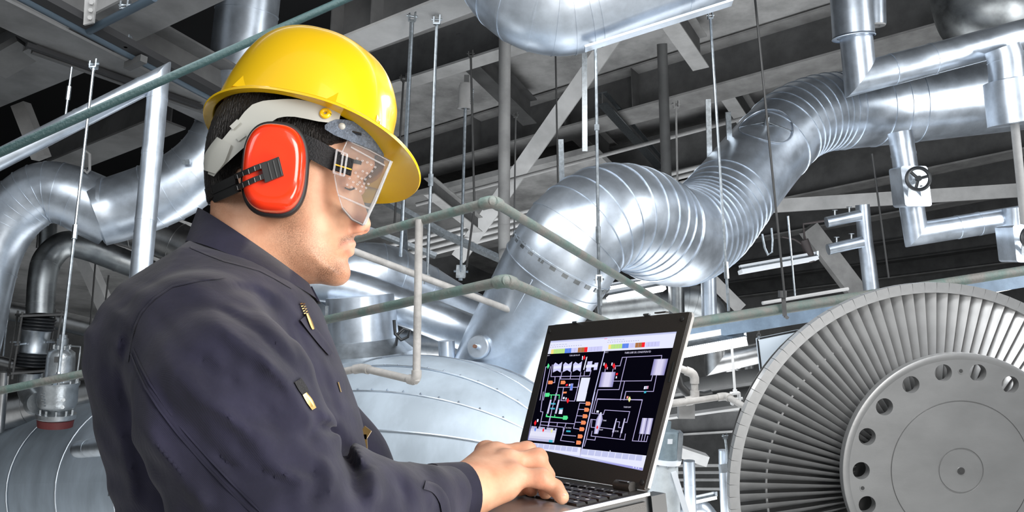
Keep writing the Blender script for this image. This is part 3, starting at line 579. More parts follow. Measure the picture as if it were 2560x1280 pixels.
pipe('far_pipe', 'short silver stub between slanting pipe and the sign', 'pipe', [(1872, 905, 8.6, 11), (1876, 948, 8.6, 11)], (), CLADW, 16)
pipe('silver_post', 'silver post right of the pale valve pedestal, lower right', 'pipe', [(1722, 1152, 6.6, 15), (1724, 1210, 6.6, 15), (1728, 1330, 6.6, 15)], (1.0,), CLAD, 24)
pipe('silver_post', 'silver post beside the turbine blades, lower right', 'pipe', [(1808, 1125, 6.2, 12), (1810, 1190, 6.2, 12), (1816, 1330, 6.2, 12)], (1.0,), CLAD, 24)
tag(mk('channel_piece', M().bar(at(1800, 1172, 6.0), at(1860, 1165, 6.0), .09, .06), CLAD2), 'short galvanised channel in front of the silver post near the blades', 'channel')
hanger('thin rod holding the short galvanised channel near the blades', 1813, 1095, 1821, 1160, 6.0, 3, GALV, cs=10)
pipe('far_pipe', 'small gored elbow at the bottom edge between the silver posts', 'pipe', [(1700, 1290, 7.5, 26), (1745, 1272, 7.5, 26), (1778, 1300, 7.5, 24)], lin(.2, 1.6, 6), CLAD, 20)
# valve pedestal
g = thing('valve_pedestal', 'blue grey actuator drum bolted on a white tapering pedestal behind the laptop', 'valve', at(1660, 1320, 5.6))
px = rm(1, 5.6); c = at(1664, 1145, 5.6); t = (at(1672, 1040, 5.6) - at(1658, 1240, 5.6)).normalized()
mk('pedestal', M().lathe(c, t, [(-190 * px, 52 * px), (-100 * px, 42 * px), (-40 * px, 34 * px), (-14 * px, 32 * px)], 24), mat('white_pedestal_paint', (.62, .66, .68), .5, 0, .25, 8), g)
mk('mount_flange', M().lathe(c, t, [(-12 * px, 38 * px), (-1 * px, 40 * px), (0, 30 * px)], 24), WHITE, g); bolts(c - t * 12 * px, 34 * px, 8, 3.5 * px, 4 * px)
mk('actuator_drum', M().lathe(c, t, [(0, 32 * px), (66 * px, 30 * px), (70 * px, 26 * px), (72 * px, 8 * px), (92 * px, 8 * px), (94 * px, 2 * px)], 16), mat('blue_grey_casting', (.27, .34, .38), .5, .3, .3, 10), g, 25)
mk('side_cover', M().box(c + t * 32 * px + RT * 30 * px, RT * 6 * px, t * 34 * px, FW * 20 * px), CLAD2, g)
mk('rating_plate', M().box(c + t * 48 * px + RT * 2 * px - FW * 30.5 * px, RT * 6 * px, t * 6 * px, FW * 1 * px), WHITE, g)
tag(mk('gusset_arm', M().bar(at(1684, 1180, 5.5), at(1722, 1300, 5.5), .035, .03, up=FW), WHITE), 'white slanting strut beside the tapering pedestal', 'strut')

# ---------------------------------------------------------------- big vessel at the bottom
VA, VB = at(-420, 1290, 13.5), at(985, 1195, 5.5)
ax = (VB - VA); ax.z *= 0.25; ax.normalize(); Lv = (VB - VA).length; R0 = 0.78; HLEN = 1.5
VA = VB - ax * Lv
g = thing('vessel', 'huge blue grey clad vessel with riveted strips along the bottom of the photo', 'vessel', VB)
xv = ax.cross(V((0, 0, 1))).normalized(); yv = xv.cross(ax).normalized()      # around the axis
def vp(s, th, r): return VB + ax * s + (xv * math.cos(th) + yv * math.sin(th)) * r
def vprof(s):
    if s <= 0: return R0
    k = min(1, s / HLEN); return R0 * math.sqrt(max(0, 1 - k ** 2.1))
def vpatch(name, s0, s1, t0, t1, ns, nt, lift, gap=0.0):
    q = M(); vs = []; fs = []
    for i in range(ns + 1):
        s = s0 + (s1 - s0) * i / ns
        for j in range(nt + 1):
            th = t0 + (t1 - t0) * j / nt; vs.append(vp(s, th, vprof(s) + lift))
    for i in range(ns):
        for j in range(nt): fs.append((i * (nt + 1) + j, i * (nt + 1) + j + 1, (i + 1) * (nt + 1) + j + 1, (i + 1) * (nt + 1) + j))
    o = mk(name, q.add(vs, fs), VESS, g, 50)
    return o
bands = [-Lv, -7.4, -6.2, -5.2, -4.2, -3.2, -2.2, -1.2, 0]
for i in range(len(bands) - 1): vpatch('cladding_band', bands[i], bands[i + 1] + .02, 0, 2 * math.pi, 4, 64, 0.006 if i % 2 else 0.0)
NG = 18
for k in range(NG):
    a0 = 2 * math.pi * k / NG; a1 = 2 * math.pi * (k + 1) / NG
    vpatch('head_gore', 0.0, HLEN, a0, a1 + 0.006, 16, 5, 0.004 if k % 2 else 0.0)
    q = M().tube([vp(s, a0, vprof(s) + .006) for s in np.linspace(0, HLEN * .98, 14)], .006, 6)
    mk('gore_seam', q, CLAD, g)
    rv = M(); ri = 0
    for s in np.linspace(.06, HLEN * .9, 12):
        p = vp(s, a0 + .02, vprof(s) + .004); n_ = (p - (VB + ax * s)).normalized(); rv = M().cyl(p, p + n_ * .006, .006, 6); mk('rivet', rv, CLAD, g) if 2 <= k <= 10 else None
for s in (0.0, -1.2, -2.2, -3.2, -4.2):
    mk('band_seam', M().tube([vp(s, a, R0 + .008) for a in np.linspace(0, 2 * math.pi, 65)], .007, 6, False), CLAD2, g)
# small capped pipe on the vessel at left
pipe('stub_pipe', 'small round-ended clad stub pipe lying on the vessel left of the worker', 'pipe', [(189, 1127, 6.2, 5), (195, 1124, 6.15, 18), (206, 1122, 6.1, 22), (260, 1117, 5.95, 23), (330, 1112, 5.8, 24), (420, 1105, 5.6, 24)], (2.4, 3.4), CLAD2, 24)

# ================================================================ RAILINGS
RA = RAIL
d0 = 3.9
def atA(px, py, d): return at(px, py, d)
# corner handrail in the middle: two rails meeting at the corner, posts
C1, C2 = at(1232, 503, 3.4), at(1266, 701, 3.4)
def along(P, x, y): # point on the ray (x,y) at the height of P
    return atZ(x, y, P.z)
rail('handrail', 'upper weathered handrail bending at a corner in front of the rounded elbow', [along(C1, 430, 722), C1, along(C1, 1690, 778)], rm(13, 3.4), RA, fittings=())
rail('handrail', 'lower weathered handrail bending at a corner in front of the cone pipe', [along(C2, 370, 897), C2, along(C2, 1600, 840)], rm(13.5, 3.4), RA)
P = at(1042, 560, 4.2)
rail('rail_post', 'pale grey post with elbow foot rail left of the cone pipe', [along(C1, 1048, 549), at(1041, 952, 3.6), at(905, 920, 3.82), at(800, 940, 3.95)], rm(10, 3.6), RAILW)
rail('handrail', 'thin grey lower handrail sloping behind the chin to the right', [at(650, 539, 4.7), at(1300, 785, 5.35)], rm(9, 4.9), RAILW)
rail('handrail', 'rusty green guard rail crossing the lower left behind the worker', [at(-40, 985, 4.35), at(720, 828, 4.35)], rm(10, 4.35), RA)
rail('handrail', 'dark green rail pipe crossing diagonally behind the helmet, upper left', [at(-60, 408, 3.3), at(900, -18, 3.9)], rm(10.5, 3.6), RAILG, n=18)
P = at(1740, 803, 4.9)
rail('handrail', 'long weathered green rail pipe running right behind the turbine', [at(1640, 822, 4.9), at(2640, 664, 5.6)], rm(13, 5.2), RA)
tag(mk('edge_beam', M().bar(at(1640, 850, 5.2), at(2640, 690, 5.9), .02, .085), BLUEP), 'blue grey steel edge beam just under the long green rail on the right', 'beam')
tag(mk('tube_light', M().cyl(at(1906, 758, 5.6), at(2120, 722, 5.8), .012, 8), PAINTL), 'thin ribbed white hose above the long green rail', 'hose')
q = M(); q.box(at(1956, 735, 5.0), RT * .02, UP * .02, FW * .02).bar(at(1958, 735, 5.0), at(1962, 790, 5.0), .025, .012).bar(at(1962, 790, 5.0), at(1970, 796, 5.0), .02, .012)
tag(mk('rail_bracket', q, PAINTD), 'dark bracket strap clasping the long green rail', 'bracket')
rail('bent_pipe', 'pale bent pipe below the lamp, right of the laptop lid', [at(1660, 905, 5.2), at(1736, 935, 5.2), at(1737, 1000, 5.2), at(1650, 1012, 5.2)], rm(9, 5.2), RAILW, cat='pipe')
rail('handrail', 'pale lower platform rail bending down toward the turbine blades', [at(1630, 1018, 4.9), at(1815, 990, 4.9), at(1884, 1030, 4.6)], rm(8, 4.9), RAILW)
hanger('white rod with clamps reaching the bent platform rail beside the blades', 1829, 860, 1838, 985, 5.0, 3.4, mat('white_rod', (.75, .75, .75), .5), top=False, foot=True, cs=22)
tag(mk('dark_hose', M().tube([at(*p) for p in ((1690, 930, 5.6), (1700, 965, 5.6), (1720, 985, 5.6), (1760, 990, 5.6), (1780, 985, 5.6))], .03, 12), DARKROD), 'black shiny hose curling behind the pale bent pipe', 'hose')
tag(mk('pipe_bracket', M().box(at(1715, 1025, 5.3), RT * .05, UP * .05, FW * .03), PAINT), 'grey bracket block under the platform rail beside the laptop', 'bracket')

# ================================================================ LAMPS AND SIGN
def lamp(label, x0, y0, x1, y1, d0, d1, wpx, lit=True, group=None):
    a, b = at(x0, y0, d0), at(x1, y1, d1); t = (b - a).normalized(); s = rm(wpx, (d0 + d1) / 2); u = V((0, 0, 1)); sd = t.cross(u).normalized()
    g = thing('ceiling_lamp', label, 'lamp', (a + b) / 2, group)
    mk('housing', M().bar(a + u * s * .8, b + u * s * .8, s * .8, s * .5), WHITE, g, 0)
    mk('reflector', M().prism([a + u * s * .55 - sd * s * .4, a + u * s * .55 + sd * s * .4, a + sd * s, a - sd * s], b - a), GALV, g, 0)
    mk('diffuser', M().bar(a - u * s * .35, b - u * s * .35, s * 1.9, s * .8), LAMPM if lit else WHITE, g, 0)
    mk('end_cap', M().box(b + u * s * .45, t * .012, sd * s * .8, u * s * .6), CLAD2, g, 0)
    return g
lamp('bright lit lamp right of the laptop lid under the green rail', 1640, 884, 1846, 846, 5.0, 5.4, 30)
lamp('lit lamp seen between the gore pipe and the laptop top', 1520, 742, 1660, 715, 8.2, 8.3, 15)
lamp('second lit lamp just below, partly behind the diagonal rail', 1500, 722, 1630, 700, 8.6, 8.6, 9)
lamp('unlit long white lamp in the dark joists on the right', 1850, 676, 2040, 642, 8.4, 8.6, 12, False)
lamp('small lit lamp between the silver posts at the bottom', 1730, 1252, 1786, 1240, 6.9, 7.0, 10)
lamp('lamp at the right edge above the turbine blades', 2480, 712, 2700, 668, 6.2, 6.4, 26)
g = thing('hanging_sign', 'blank white sign board with thin black border hung on chains beside the turbine', 'sign', at(1965, 880, 5.6))
s4 = [at(1889, 846, 5.75), at(2045, 814, 5.55), at(2062, 898, 5.55), at(1899, 930, 5.75)]
nrm = (s4[1] - s4[0]).cross(s4[3] - s4[0]).normalized()
if nrm.dot(CAM - s4[0]) < 0: nrm = -nrm
mk('board', M().prism(s4, -nrm * .025), mat('sign_white', (0.80, 0.88, 0.96), .35), g, 0)
cs = sum(s4, V()) / 4; ins = [p.lerp(cs, .06) + nrm * .001 for p in s4]
for i in range(4): mk('border_line', M().bar(ins[i], ins[(i + 1) % 4], .002, .012, up=nrm.cross(ins[(i + 1) % 4] - ins[i])), BLACKP, g, 0)
for (x0, y0, x1, y1) in ((1893, 775, 1897, 842), (2024, 755, 2026, 818)):
    n_ = 9; a, b = at(x0, y0, 5.65), at(x1, y1, 5.65); q = M()
    for k in range(n_):
        p = a.lerp(b, (k + .5) / n_); q.torus(p, RT if k % 2 else FW, .012, .0035, 10, 5)
    mk('chain', q, PAINTD, g)
for (x, y) in ((1897, 850), (2030, 822)): mk('hook', M().cyl(at(x, y, 5.6), at(x, y - 10, 5.62), .006, 6), GALV, g)
# ================================================================ TURBINE ROTOR
TD = 4.4; TS = TD / F
TURB = mat('machined_turbine_steel', (0.42, 0.42, 0.42), 0.42, 0.75, 0.10, 3, 0.03, 40, 0.06, stretch=(1, 6, 1))
BLADE = mat('blade_steel', (0.52, 0.52, 0.52), 0.36, 0.6, 0.12, 8, rvar=0.06)
RECSHADE = mat('recess_shade_tone', (0.05, 0.05, 0.05), 0.6)  # near-black stands in for shade in holes and behind the blades
TC = at(2402, 1177, TD)
tr = thing('turbine_rotor', 'large steel turbine rotor with fanned blades and pierced disc, right foreground', 'turbine', TC)
def tp(r, th, z): return TC + (RT * math.cos(th) + UP * math.sin(th)) * (r * TS) + FW * z        # r in photo pixels, z metres behind the face
def ring(name, r0, r1, z0, z1, m, n=120, sm=30):
    q = M(); vs = []; fs = []
    pr = [(r0, z0), (r1, z1)]
    for i in range(n):
        th = 2 * math.pi * i / n
        vs += [tp(r, th, z) for r, z in pr]
    for i in range(n):
        j = (i + 1) % n; fs.append((2 * i, 2 * i + 1, 2 * j + 1, 2 * j))
    return q.add(vs, fs)
def lathe_t(name, prof, m, n=128, sm=30):
    return mk(name, M().lathe(TC, FW, [(z, r * TS) for r, z in prof][::1], n, False), m, tr, sm)
lathe_t('disc_face', [(0.5, -.004), (9, -.004), (9.5, .0), (53, .0), (54.2, .006), (56.2, .006), (57.4, .0), (172.5, .0), (173.4, .008), (174.8, .008), (175.6, .002), (216, .002)], TURB)
lathe_t('centre_hole', [(0.4, -.0045), (9.2, -.0045), (9.2, .0)], RECSHADE, 32)
mk('centre_bore', M().cyl(TC - FW * .006, TC - FW * .0045, 4.5 * TS, 20), RECSHADE, tr)
lathe_t('disc_rim', [(278, .002), (281, .0), (292.5, .0), (294.5, .002), (295, .008), (295, .045), (270, .05)], TURB)
# pierced ring: 18 sectors, each with a round hole and its wall
q = M(); qw = M(); nh = 8
for k in range(18):
    a0 = math.radians(90 + 20 * k); a1 = a0 + math.radians(20); am = a0 + math.radians(10); c = (248.5, am)
    out = []; m_ = 10
    for i in range(m_): out.append((278, a0 + (a1 - a0) * i / m_))
    for i in range(m_): out.append((278 + (216 - 278) * i / m_, a1))
    for i in range(m_): out.append((216, a1 + (a0 - a1) * i / m_))
    for i in range(m_): out.append((216 + (278 - 216) * i / m_, a0))
    n4 = len(out); O = [tp(r, t, .002) for r, t in out]; ce = tp(248.5, am, .002)
    e1 = (tp(260, am, .002) - ce).normalized(); e2 = FW.cross(e1)
    Hc = []
    for i, p in enumerate(O):
        a = math.atan2((p - ce).dot(e2), (p - ce).dot(e1)); Hc.append(ce + (e1 * math.cos(a) + e2 * math.sin(a)) * 21.5 * TS)
    q.add(O + Hc, [(i, (i + 1) % n4, n4 + (i + 1) % n4, n4 + i) for i in range(n4)])
    mk('hole_wall', M().add(Hc + [p + FW * .05 for p in Hc], [(i, (i + 1) % n4, n4 + (i + 1) % n4, n4 + i) for i in range(n4)]), TURB, tr, 40)
mk('pierced_ring', q, TURB, tr, 20); 
for a in (90, 190, -10, 270):
    c = tp(249.5, math.radians(a), .0); mk('threaded_hole', M().lathe(c, -FW, [(-.0005, 7 * TS), (.001, 7 * TS), (.001, 5 * TS)], 16, False), TURB, tr); mk('hole_bottom', M().cyl(c - FW * .0005, c - FW * .0012, 5 * TS, 14), RECSHADE, tr)
# blade carrier behind
TC2 = at(2362, 1233, TD) + FW * .05
def tq(r, th, z): return TC2 + (RT * math.cos(th) + UP * math.sin(th)) * (r * TS) + FW * z
mk('blade_carrier', M().lathe(TC2, FW, [(.10, 120 * TS), (.10, 196 * TS), (.12, 205 * TS), (.26, 205 * TS), (.26, 120 * TS)], 96), RECSHADE, tr)
NB = 104
mk('gap_shade_plate', M().lathe(TC2, FW, [(.30, 100 * TS), (.30, 500 * TS), (.31, 500 * TS), (.31, 100 * TS)], 96), RECSHADE, tr)  # dark plate added to blacken the gaps between blades
def blade_mesh():
    """one twisted blade along +RT from the ring centre"""
    q = M(); secs = 9; vs = []; fs = []; prof = [(-.5, 0), (-.3, .075), (0, .105), (.3, .06), (.5, 0), (.3, .015), (0, .045), (-.3, .035)]
    n = len(prof)
    for i in range(secs):
        f = i / (secs - 1); r = (205 + (505 - 205) * f) * TS
        ch = .112; ang = math.radians(10 + 30 * f)      # angle from the axis
        for (u, t) in prof:
            du = u * ch; dt = (t * 1.3 - .06) * ch
            ax_ = du * math.cos(ang) - dt * math.sin(ang); tn = du * math.sin(ang) + dt * math.cos(ang)
            vs.append(V((r, tn, ax_)))
    for i in range(secs - 1):
        for j in range(n): fs.append((i * n + j, i * n + (j + 1) % n, (i + 1) * n + (j + 1) % n, (i + 1) * n + j))
    fs.append(tuple(range(n))); fs.append(tuple(range((secs - 1) * n, secs * n)))
    q.add(vs, fs)
    # tip shroud and mid-span lug
    q.box((512 * TS, 0, -.035), (13 * TS, 0, 0), (0, 15.2 * TS, 0), (0, .0, .028))
    q.box((422 * TS, 0, .0), (2.2 * TS, 0, 0), (0, 15.4 * TS, 0), (0, 0, .006))
    return q
first = None
for k in range(NB):
    th = 2 * math.pi * (k + .3) / NB
    if math.sin(th) < -.55 and math.cos(th) > -2: continue     # lower blades lie out of the picture
    if first is None:
        o = mk('blade', blade_mesh(), BLADE, tr, 30); first = o
    else:
        o = first.copy(); COL.objects.link(o); o.parent = tr
    x = (RT * math.cos(th) + UP * math.sin(th)); y = (-RT * math.sin(th) + UP * math.cos(th)); mtx = Matrix((x, y, FW)).transposed().to_4x4()
    o.matrix_local = Matrix.Translation(TC2 - TC + FW * .12) @ mtx
mk('cradle', M().box(V((TC2.x, TC2.y + .3, .12)), (.5, 0, 0), (0, .35, 0), (0, 0, .12)).prism([V((TC2.x - .3, TC2.y + .3, .22)), V((TC2.x + .3, TC2.y + .3, .22)), TC2 + FW * .2 + RT * .1, TC2 + FW * .2 - RT * .1], FW * .1), PAINTD, tr)
mk('shaft', M().cyl(TC2 + FW * .2, TC2 + FW * .9, 100 * TS, 32), TURB, tr)
# ================================================================ IMPLICIT SURFACES (bodies, cloth)
def nz(x): return np.sqrt((x * x).sum(1))
def rc(p, a, b, ra, rb):
    a = np.array(a); b = np.array(b); ba = b - a; t = np.clip(((p - a) @ ba) / (ba @ ba), 0, 1)
    return nz(p - a - t[:, None] * ba) - (ra + (rb - ra) * t)
def ell(p, c, r, ax=None):
    q = p - np.array(c)
    if ax is not None: q = q @ np.array(ax).T
    r = np.array(r); k0 = nz(q / r); k1 = nz(q / (r * r)) + 1e-9
    return k0 * (k0 - 1) / k1
def smin(a, b, k):
    h = np.clip(0.5 + 0.5 * (b - a) / k, 0, 1); return b * (1 - h) + a * h - k * h * (1 - h)
def smax(a, b, k): return -smin(-a, -b, k)
def poly2(x, z, poly):
    """signed distance to a closed 2D polygon"""
    d = np.full(len(x), 1e9); ins = np.zeros(len(x), bool); n = len(poly)
    for i in range(n):
        ax, az = poly[i]; bx, bz = poly[(i + 1) % n]; ex, ez = bx - ax, bz - az; wx, wz = x - ax, z - az
        t = np.clip((wx * ex + wz * ez) / (ex * ex + ez * ez + 1e-12), 0, 1)
        d = np.minimum(d, (wx - ex * t) ** 2 + (wz - ez * t) ** 2)
        c = (az > z) != (bz > z)
        with np.errstate(divide='ignore', invalid='ignore'):
            ins ^= c & (x < ex * (z - az) / (ez if ez else 1e-12) + ax)
    d = np.sqrt(d); return np.where(ins, -d, d)
def smooth_poly(pts, per=4, closed=True):
    A = np.array(pts, float); n = len(A); out = []
    for i in range(n):
        p0, p1, p2, p3 = A[(i - 1) % n], A[i], A[(i + 1) % n], A[(i + 2) % n]
        for k in range(per):
            t = k / per; out.append(0.5 * (2 * p1 + (p2 - p0) * t + (2 * p0 - 5 * p1 + 4 * p2 - p3) * t * t + (3 * p1 - p0 - 3 * p2 + p3) * t ** 3))
    return np.array(out)
def inflate(p, d2, y0, R, W):
    """give a silhouette its depth: half width W reached R inside the outline"""
    dd = np.maximum(R + d2, 0) / R; q = np.sqrt(dd * dd + ((p[:, 1] - y0) / W) ** 2)
    return (q - 1) * np.minimum(R, W)
def sdfmesh(f, lo, hi, h, B=8, newton=2):
    lo = np.array(lo, float); hi = np.array(hi, float); nb = np.ceil((hi - lo) / (h * B)).astype(int); dim = nb * B + 1
    bi = np.stack(np.meshgrid(*[np.arange(k) for k in nb], indexing='ij'), -1).reshape(-1, 3)
    cen = lo + (bi + 0.5) * h * B; dc = f(cen); act = np.abs(dc) < h * B * 1.05
    Vv = np.full(dim, 1.0, np.float32)
    # coarse fill of blocks away from the surface
    for b_, v in zip(bi[dc < 0], dc[dc < 0]):
        i, j, k = b_ * B; Vv[i:i + B, j:j + B, k:k + B] = -1
    o = np.stack(np.meshgrid(*[np.arange(B + 1)] * 3, indexing='ij'), -1).reshape(-1, 3)
    idx = (bi[act][:, None, :] * B + o[None]).reshape(-1, 3)
    flat = np.unique(np.ravel_multi_index(idx.T, dim)); ijk = np.stack(np.unravel_index(flat, dim), 1)
    vals = np.empty(len(ijk), np.float32)
    for s in range(0, len(ijk), 400000): vals[s:s + 400000] = f(lo + ijk[s:s + 400000] * h)
    Vv.reshape(-1)[flat] = vals
    st = np.array([dim[1] * dim[2], dim[2], 1]); Vf = Vv.reshape(-1)
    cells = []; wts = []; pts = []; quads = []
    for a in range(3):
        ok = ijk[:, a] < dim[a] - 1; f0 = flat[ok]; v0 = Vf[f0]; v1 = Vf[f0 + st[a]]
        cr = (v0 < 0) != (v1 < 0); f0 = f0[cr]; v0 = v0[cr]; v1 = v1[cr]; P0 = ijk[ok][cr]
        b_, c_ = (a + 1) % 3, (a + 2) % 3
        in_ = (P0[:, b_] > 0) & (P0[:, c_] > 0) & (P0[:, b_] < dim[b_] - 1) & (P0[:, c_] < dim[c_] - 1)
        f0, v0, v1, P0 = f0[in_], v0[in_], v1[in_], P0[in_]
        t = v0 / (v0 - v1); pt = P0.astype(float); pt[:, a] += t
        q = np.stack([f0 - st[b_] - st[c_], f0 - st[c_], f0, f0 - st[b_]], 1)
        fl = v0 > 0; q[fl] = q[fl][:, ::-1]
        quads.append(q)
        for k in range(4): cells.append(q[:, k]); pts.append(pt)
    C = np.concatenate(cells); Pp = np.concatenate(pts); Q = np.concatenate(quads)
    uc, inv = np.unique(C, return_inverse=True); cnt = np.bincount(inv)
    vert = np.stack([np.bincount(inv, Pp[:, k]) / cnt for k in range(3)], 1) * h + lo
    Q = np.searchsorted(uc, Q)
    for _ in range(newton):
        e = h * 0.2; d = f(vert); g = np.stack([(f(vert + np.eye(3)[k] * e) - f(vert - np.eye(3)[k] * e)) / (2 * e) for k in range(3)], 1)
        gn = (g * g).sum(1) + 1e-6; vert = vert - np.clip(d / gn, -h, h)[:, None] * g * 0.8
    return vert, Q
def npmesh(name, vert, quads, material, parent=None, relax=0):
    vert = np.array(vert)
    if relax:
        E = np.concatenate([quads[:, [i, (i + 1) % 4]] for i in range(4)]); n = len(vert)
        for _ in range(relax):
            s = np.stack([np.bincount(E[:, 0], vert[E[:, 1], k], n) + np.bincount(E[:, 1], vert[E[:, 0], k], n) for k in range(3)], 1)
            c = np.bincount(E[:, 0], minlength=n) + np.bincount(E[:, 1], minlength=n); vert = vert * 0.5 + 0.5 * s / np.maximum(c, 1)[:, None]
    me = bpy.data.meshes.new(name); n = len(quads)
    me.vertices.add(len(vert)); me.vertices.foreach_set('co', vert.astype(np.float32).ravel())
    me.loops.add(n * 4); me.loops.foreach_set('vertex_index', quads.astype(np.int32).ravel())
    me.polygons.add(n); me.polygons.foreach_set('loop_start', np.arange(0, n * 4, 4, dtype=np.int32)); me.polygons.foreach_set('loop_total', np.full(n, 4, np.int32))
    me.update(calc_edges=True); me.validate(); me.shade_smooth(); me.materials.append(material)
    o = bpy.data.objects.new(name, me); COL.objects.link(o)
    if parent is not None:
        o.parent = parent
        if parent.type == 'EMPTY': o.location = -parent.location
    return o
def attr(o, name, vals):
    a = o.data.attributes.new(name, 'FLOAT', 'POINT'); a.data.foreach_set('value', np.asarray(vals, np.float32))
def verts_of(o):
    a = np.empty(len(o.data.vertices) * 3, np.float32); o.data.vertices.foreach_get('co', a); return a.reshape(-1, 3)
PY0 = 1.0                                   # the worker's middle plane lies 1 m in front of the camera
def P(px, py, dy=0.0): return np.array(atY(px, py, PY0 + dy))
def poly_px(pts, per=4): return smooth_poly([(P(x, y)[0], P(x, y)[2]) for x, y in pts], per)
c15, s15 = math.cos(PITCH), math.sin(PITCH)
def proj(p):
    """world points -> photo pixels"""
    z = p[:, 1] * c15 + (p[:, 2] - CAM.z) * s15; u = -p[:, 1] * s15 + (p[:, 2] - CAM.z) * c15; z = np.maximum(z, 0.05)
    return 1280 + F * p[:, 0] / z, 640 - F * u / z
def proj0(p):
    """profile pixels: as if the point lay in the middle plane"""
    q = p.copy(); q[:, 1] = PY0; return proj(q)

TILT = 0.25                                 # the head leans a little towards the camera
def unt(p):
    k = TILT * np.clip((p[:, 2] - 1.43) / .12, 0, 1); q = p.copy(); q[:, 2] = p[:, 2] - k * (p[:, 1] - PY0); return q
def Ph(px, py, dy=0.0):
    p = P(px, py, dy); p[2] -= TILT * dy; return p
def mir(p):
    """the same point on the other side of the tilted head"""
    return V((p[0], 2 * PY0 - p[1], p[2] + 2 * TILT * (PY0 - p[1])))
# ---------------------------------------------------------------- laptop planes (needed by the hand)
LBR, LBL = at(1622, 1224, 1.06), at(1280, 1170, 1.335)
lu = (LBL - LBR).normalized()
lo_, hi_ = 0.9, 1.5
for _ in range(50):
    mid = (lo_ + hi_) / 2
    if (at(1733, 778, mid) - LBR).dot(lu) > 0: hi_ = mid
    else: lo_ = mid
LTR = at(1733, 778, mid); lv = (LTR - LBR).normalized(); lm = lu.cross(lv).normalized()
if lm.dot(CAM - LBR) < 0: lm = -lm
OP = math.radians(116.5)
lb = (lv * math.cos(OP) + lm * math.sin(OP)).normalized()         # from the hinge towards the typist
ln = lb.cross(lu).normalized()
if ln.z < 0: ln = -ln
HINGE = LBR - lv * 0.004
def on_plane(px, py, p0, n, lift=0.0):
    r = ray(px, py); p = p0 + n * lift; return CAM + r * ((p - CAM).dot(n) / r.dot(n))
def lid(px, py, lift=0.0): return on_plane(px, py, LBR, lm, lift)
def deckp(px, py, lift=0.0): return on_plane(px, py, HINGE, ln, lift)
KEYTOP = 0.003

# ---------------------------------------------------------------- the worker's body
HEADP = poly_px([(905, 215), (936, 300), (938, 360), (930, 395), (908, 432), (892, 462), (888, 505), (888, 545), (885, 580), (881, 602), (877, 618), (874, 634), (866, 650), (867, 668), (867, 686), (852, 702), (815, 709), (772, 709),
                 (738, 716), (722, 745), (706, 800), (690, 900), (520, 900), (498, 770), (504, 690), (517, 605), (532, 548), (534, 500), (530, 450), (531, 400), (540, 345), (562, 285), (590, 215), (650, 160), (740, 130), (820, 140), (872, 172)], 2)
ZW = [(1.30, .062), (1.50, .058), (1.56, .060), (1.60, .066), (1.66, .073), (1.75, .077), (1.85, .075)]
def head_sdf(p):
    p = unt(p); d2 = poly2(p[:, 0], p[:, 2], HEADP); W = np.interp(p[:, 2], [a for a, b in ZW], [b for a, b in ZW])
    dd = np.maximum(0.062 + d2, 0) / 0.062; q = np.sqrt(dd * dd + ((p[:, 1] - PY0) / W) ** 2); d = (q - 1) * 0.06
    s = np.abs(p[:, 1] - PY0); ps = p.copy(); ps[:, 1] = PY0 - s       # mirror
    d = smin(d, rc(ps, Ph(884, 468), Ph(908, 560), .0062, .0096), .010)
    d = smin(d, ell(ps, Ph(894, 567, -.0115), (.0115, .008, .0098)), .007)
    d = smax(d, -ell(ps, Ph(903, 581, -.0068), (.0055, .0035, .006)), .003)
    d = smin(d, rc(ps, Ph(881, 610, 0), Ph(868, 615, -.019), .0052, .003), .004)
    d = smin(d, rc(ps, Ph(875, 631, 0), Ph(866, 622, -.018), .0058, .003), .004)
    d = smax(d, -rc(ps, Ph(893, 619, 0), Ph(866, 618, -.024), .0012, .0015), .003)
    d = smin(d, ell(ps, Ph(842, 684), (.014, .02, .014)), .012)
    d = smax(d, -ell(ps, Ph(892, 452, -.034), (.012, .013, .011)), .012)
    d = smin(d, ell(ps, Ph(864, 457, -.033), (.0125, .0125, .0125)), .004)
    d = smin(d, rc(ps, Ph(915, 408, -.010), Ph(874, 414, -.044), .006, .005), .014)
    return d
# right hand on the keys: (MCP, PIP, tip pixel) with depths
def V3(v): return np.array(v)
def tipk(px, py, r): return V3(deckp(px, py, KEYTOP + r * 0.9))
FING = [  # little, ring, middle, index   (mcp, pip, dip, tip, radii)
    (V3(at(1282, 1192, 1.035)), V3(at(1352, 1196, 1.035)), V3(at(1388, 1220, 1.04)), tipk(1405, 1243, .0088), (.0125, .0115, .0103, .0090)),
    (V3(at(1270, 1158, 1.065)), V3(at(1342, 1146, 1.075)), V3(at(1366, 1188, 1.085)), tipk(1364, 1230, .009), (.0130, .0120, .0108, .0095)),
    (V3(at(1242, 1140, 1.095)), V3(at(1316, 1128, 1.11)), V3(at(1336, 1180, 1.115)), tipk(1328, 1224, .009), (.0130, .0118, .0106, .0095)),
    (V3(at(1216, 1134, 1.115)), V3(at(1296, 1130, 1.14)), V3(at(1306, 1178, 1.14)), tipk(1296, 1218, .009), (.0125, .0115, .0103, .0092)),
]
WR = V3(at(1150, 1232, 1.0)); WR2 = V3(at(1095, 1250, .965))
THUMB = (V3(at(1190, 1210, 1.06)), V3(at(1255, 1222, 1.09)), tipk(1302, 1222, .009))
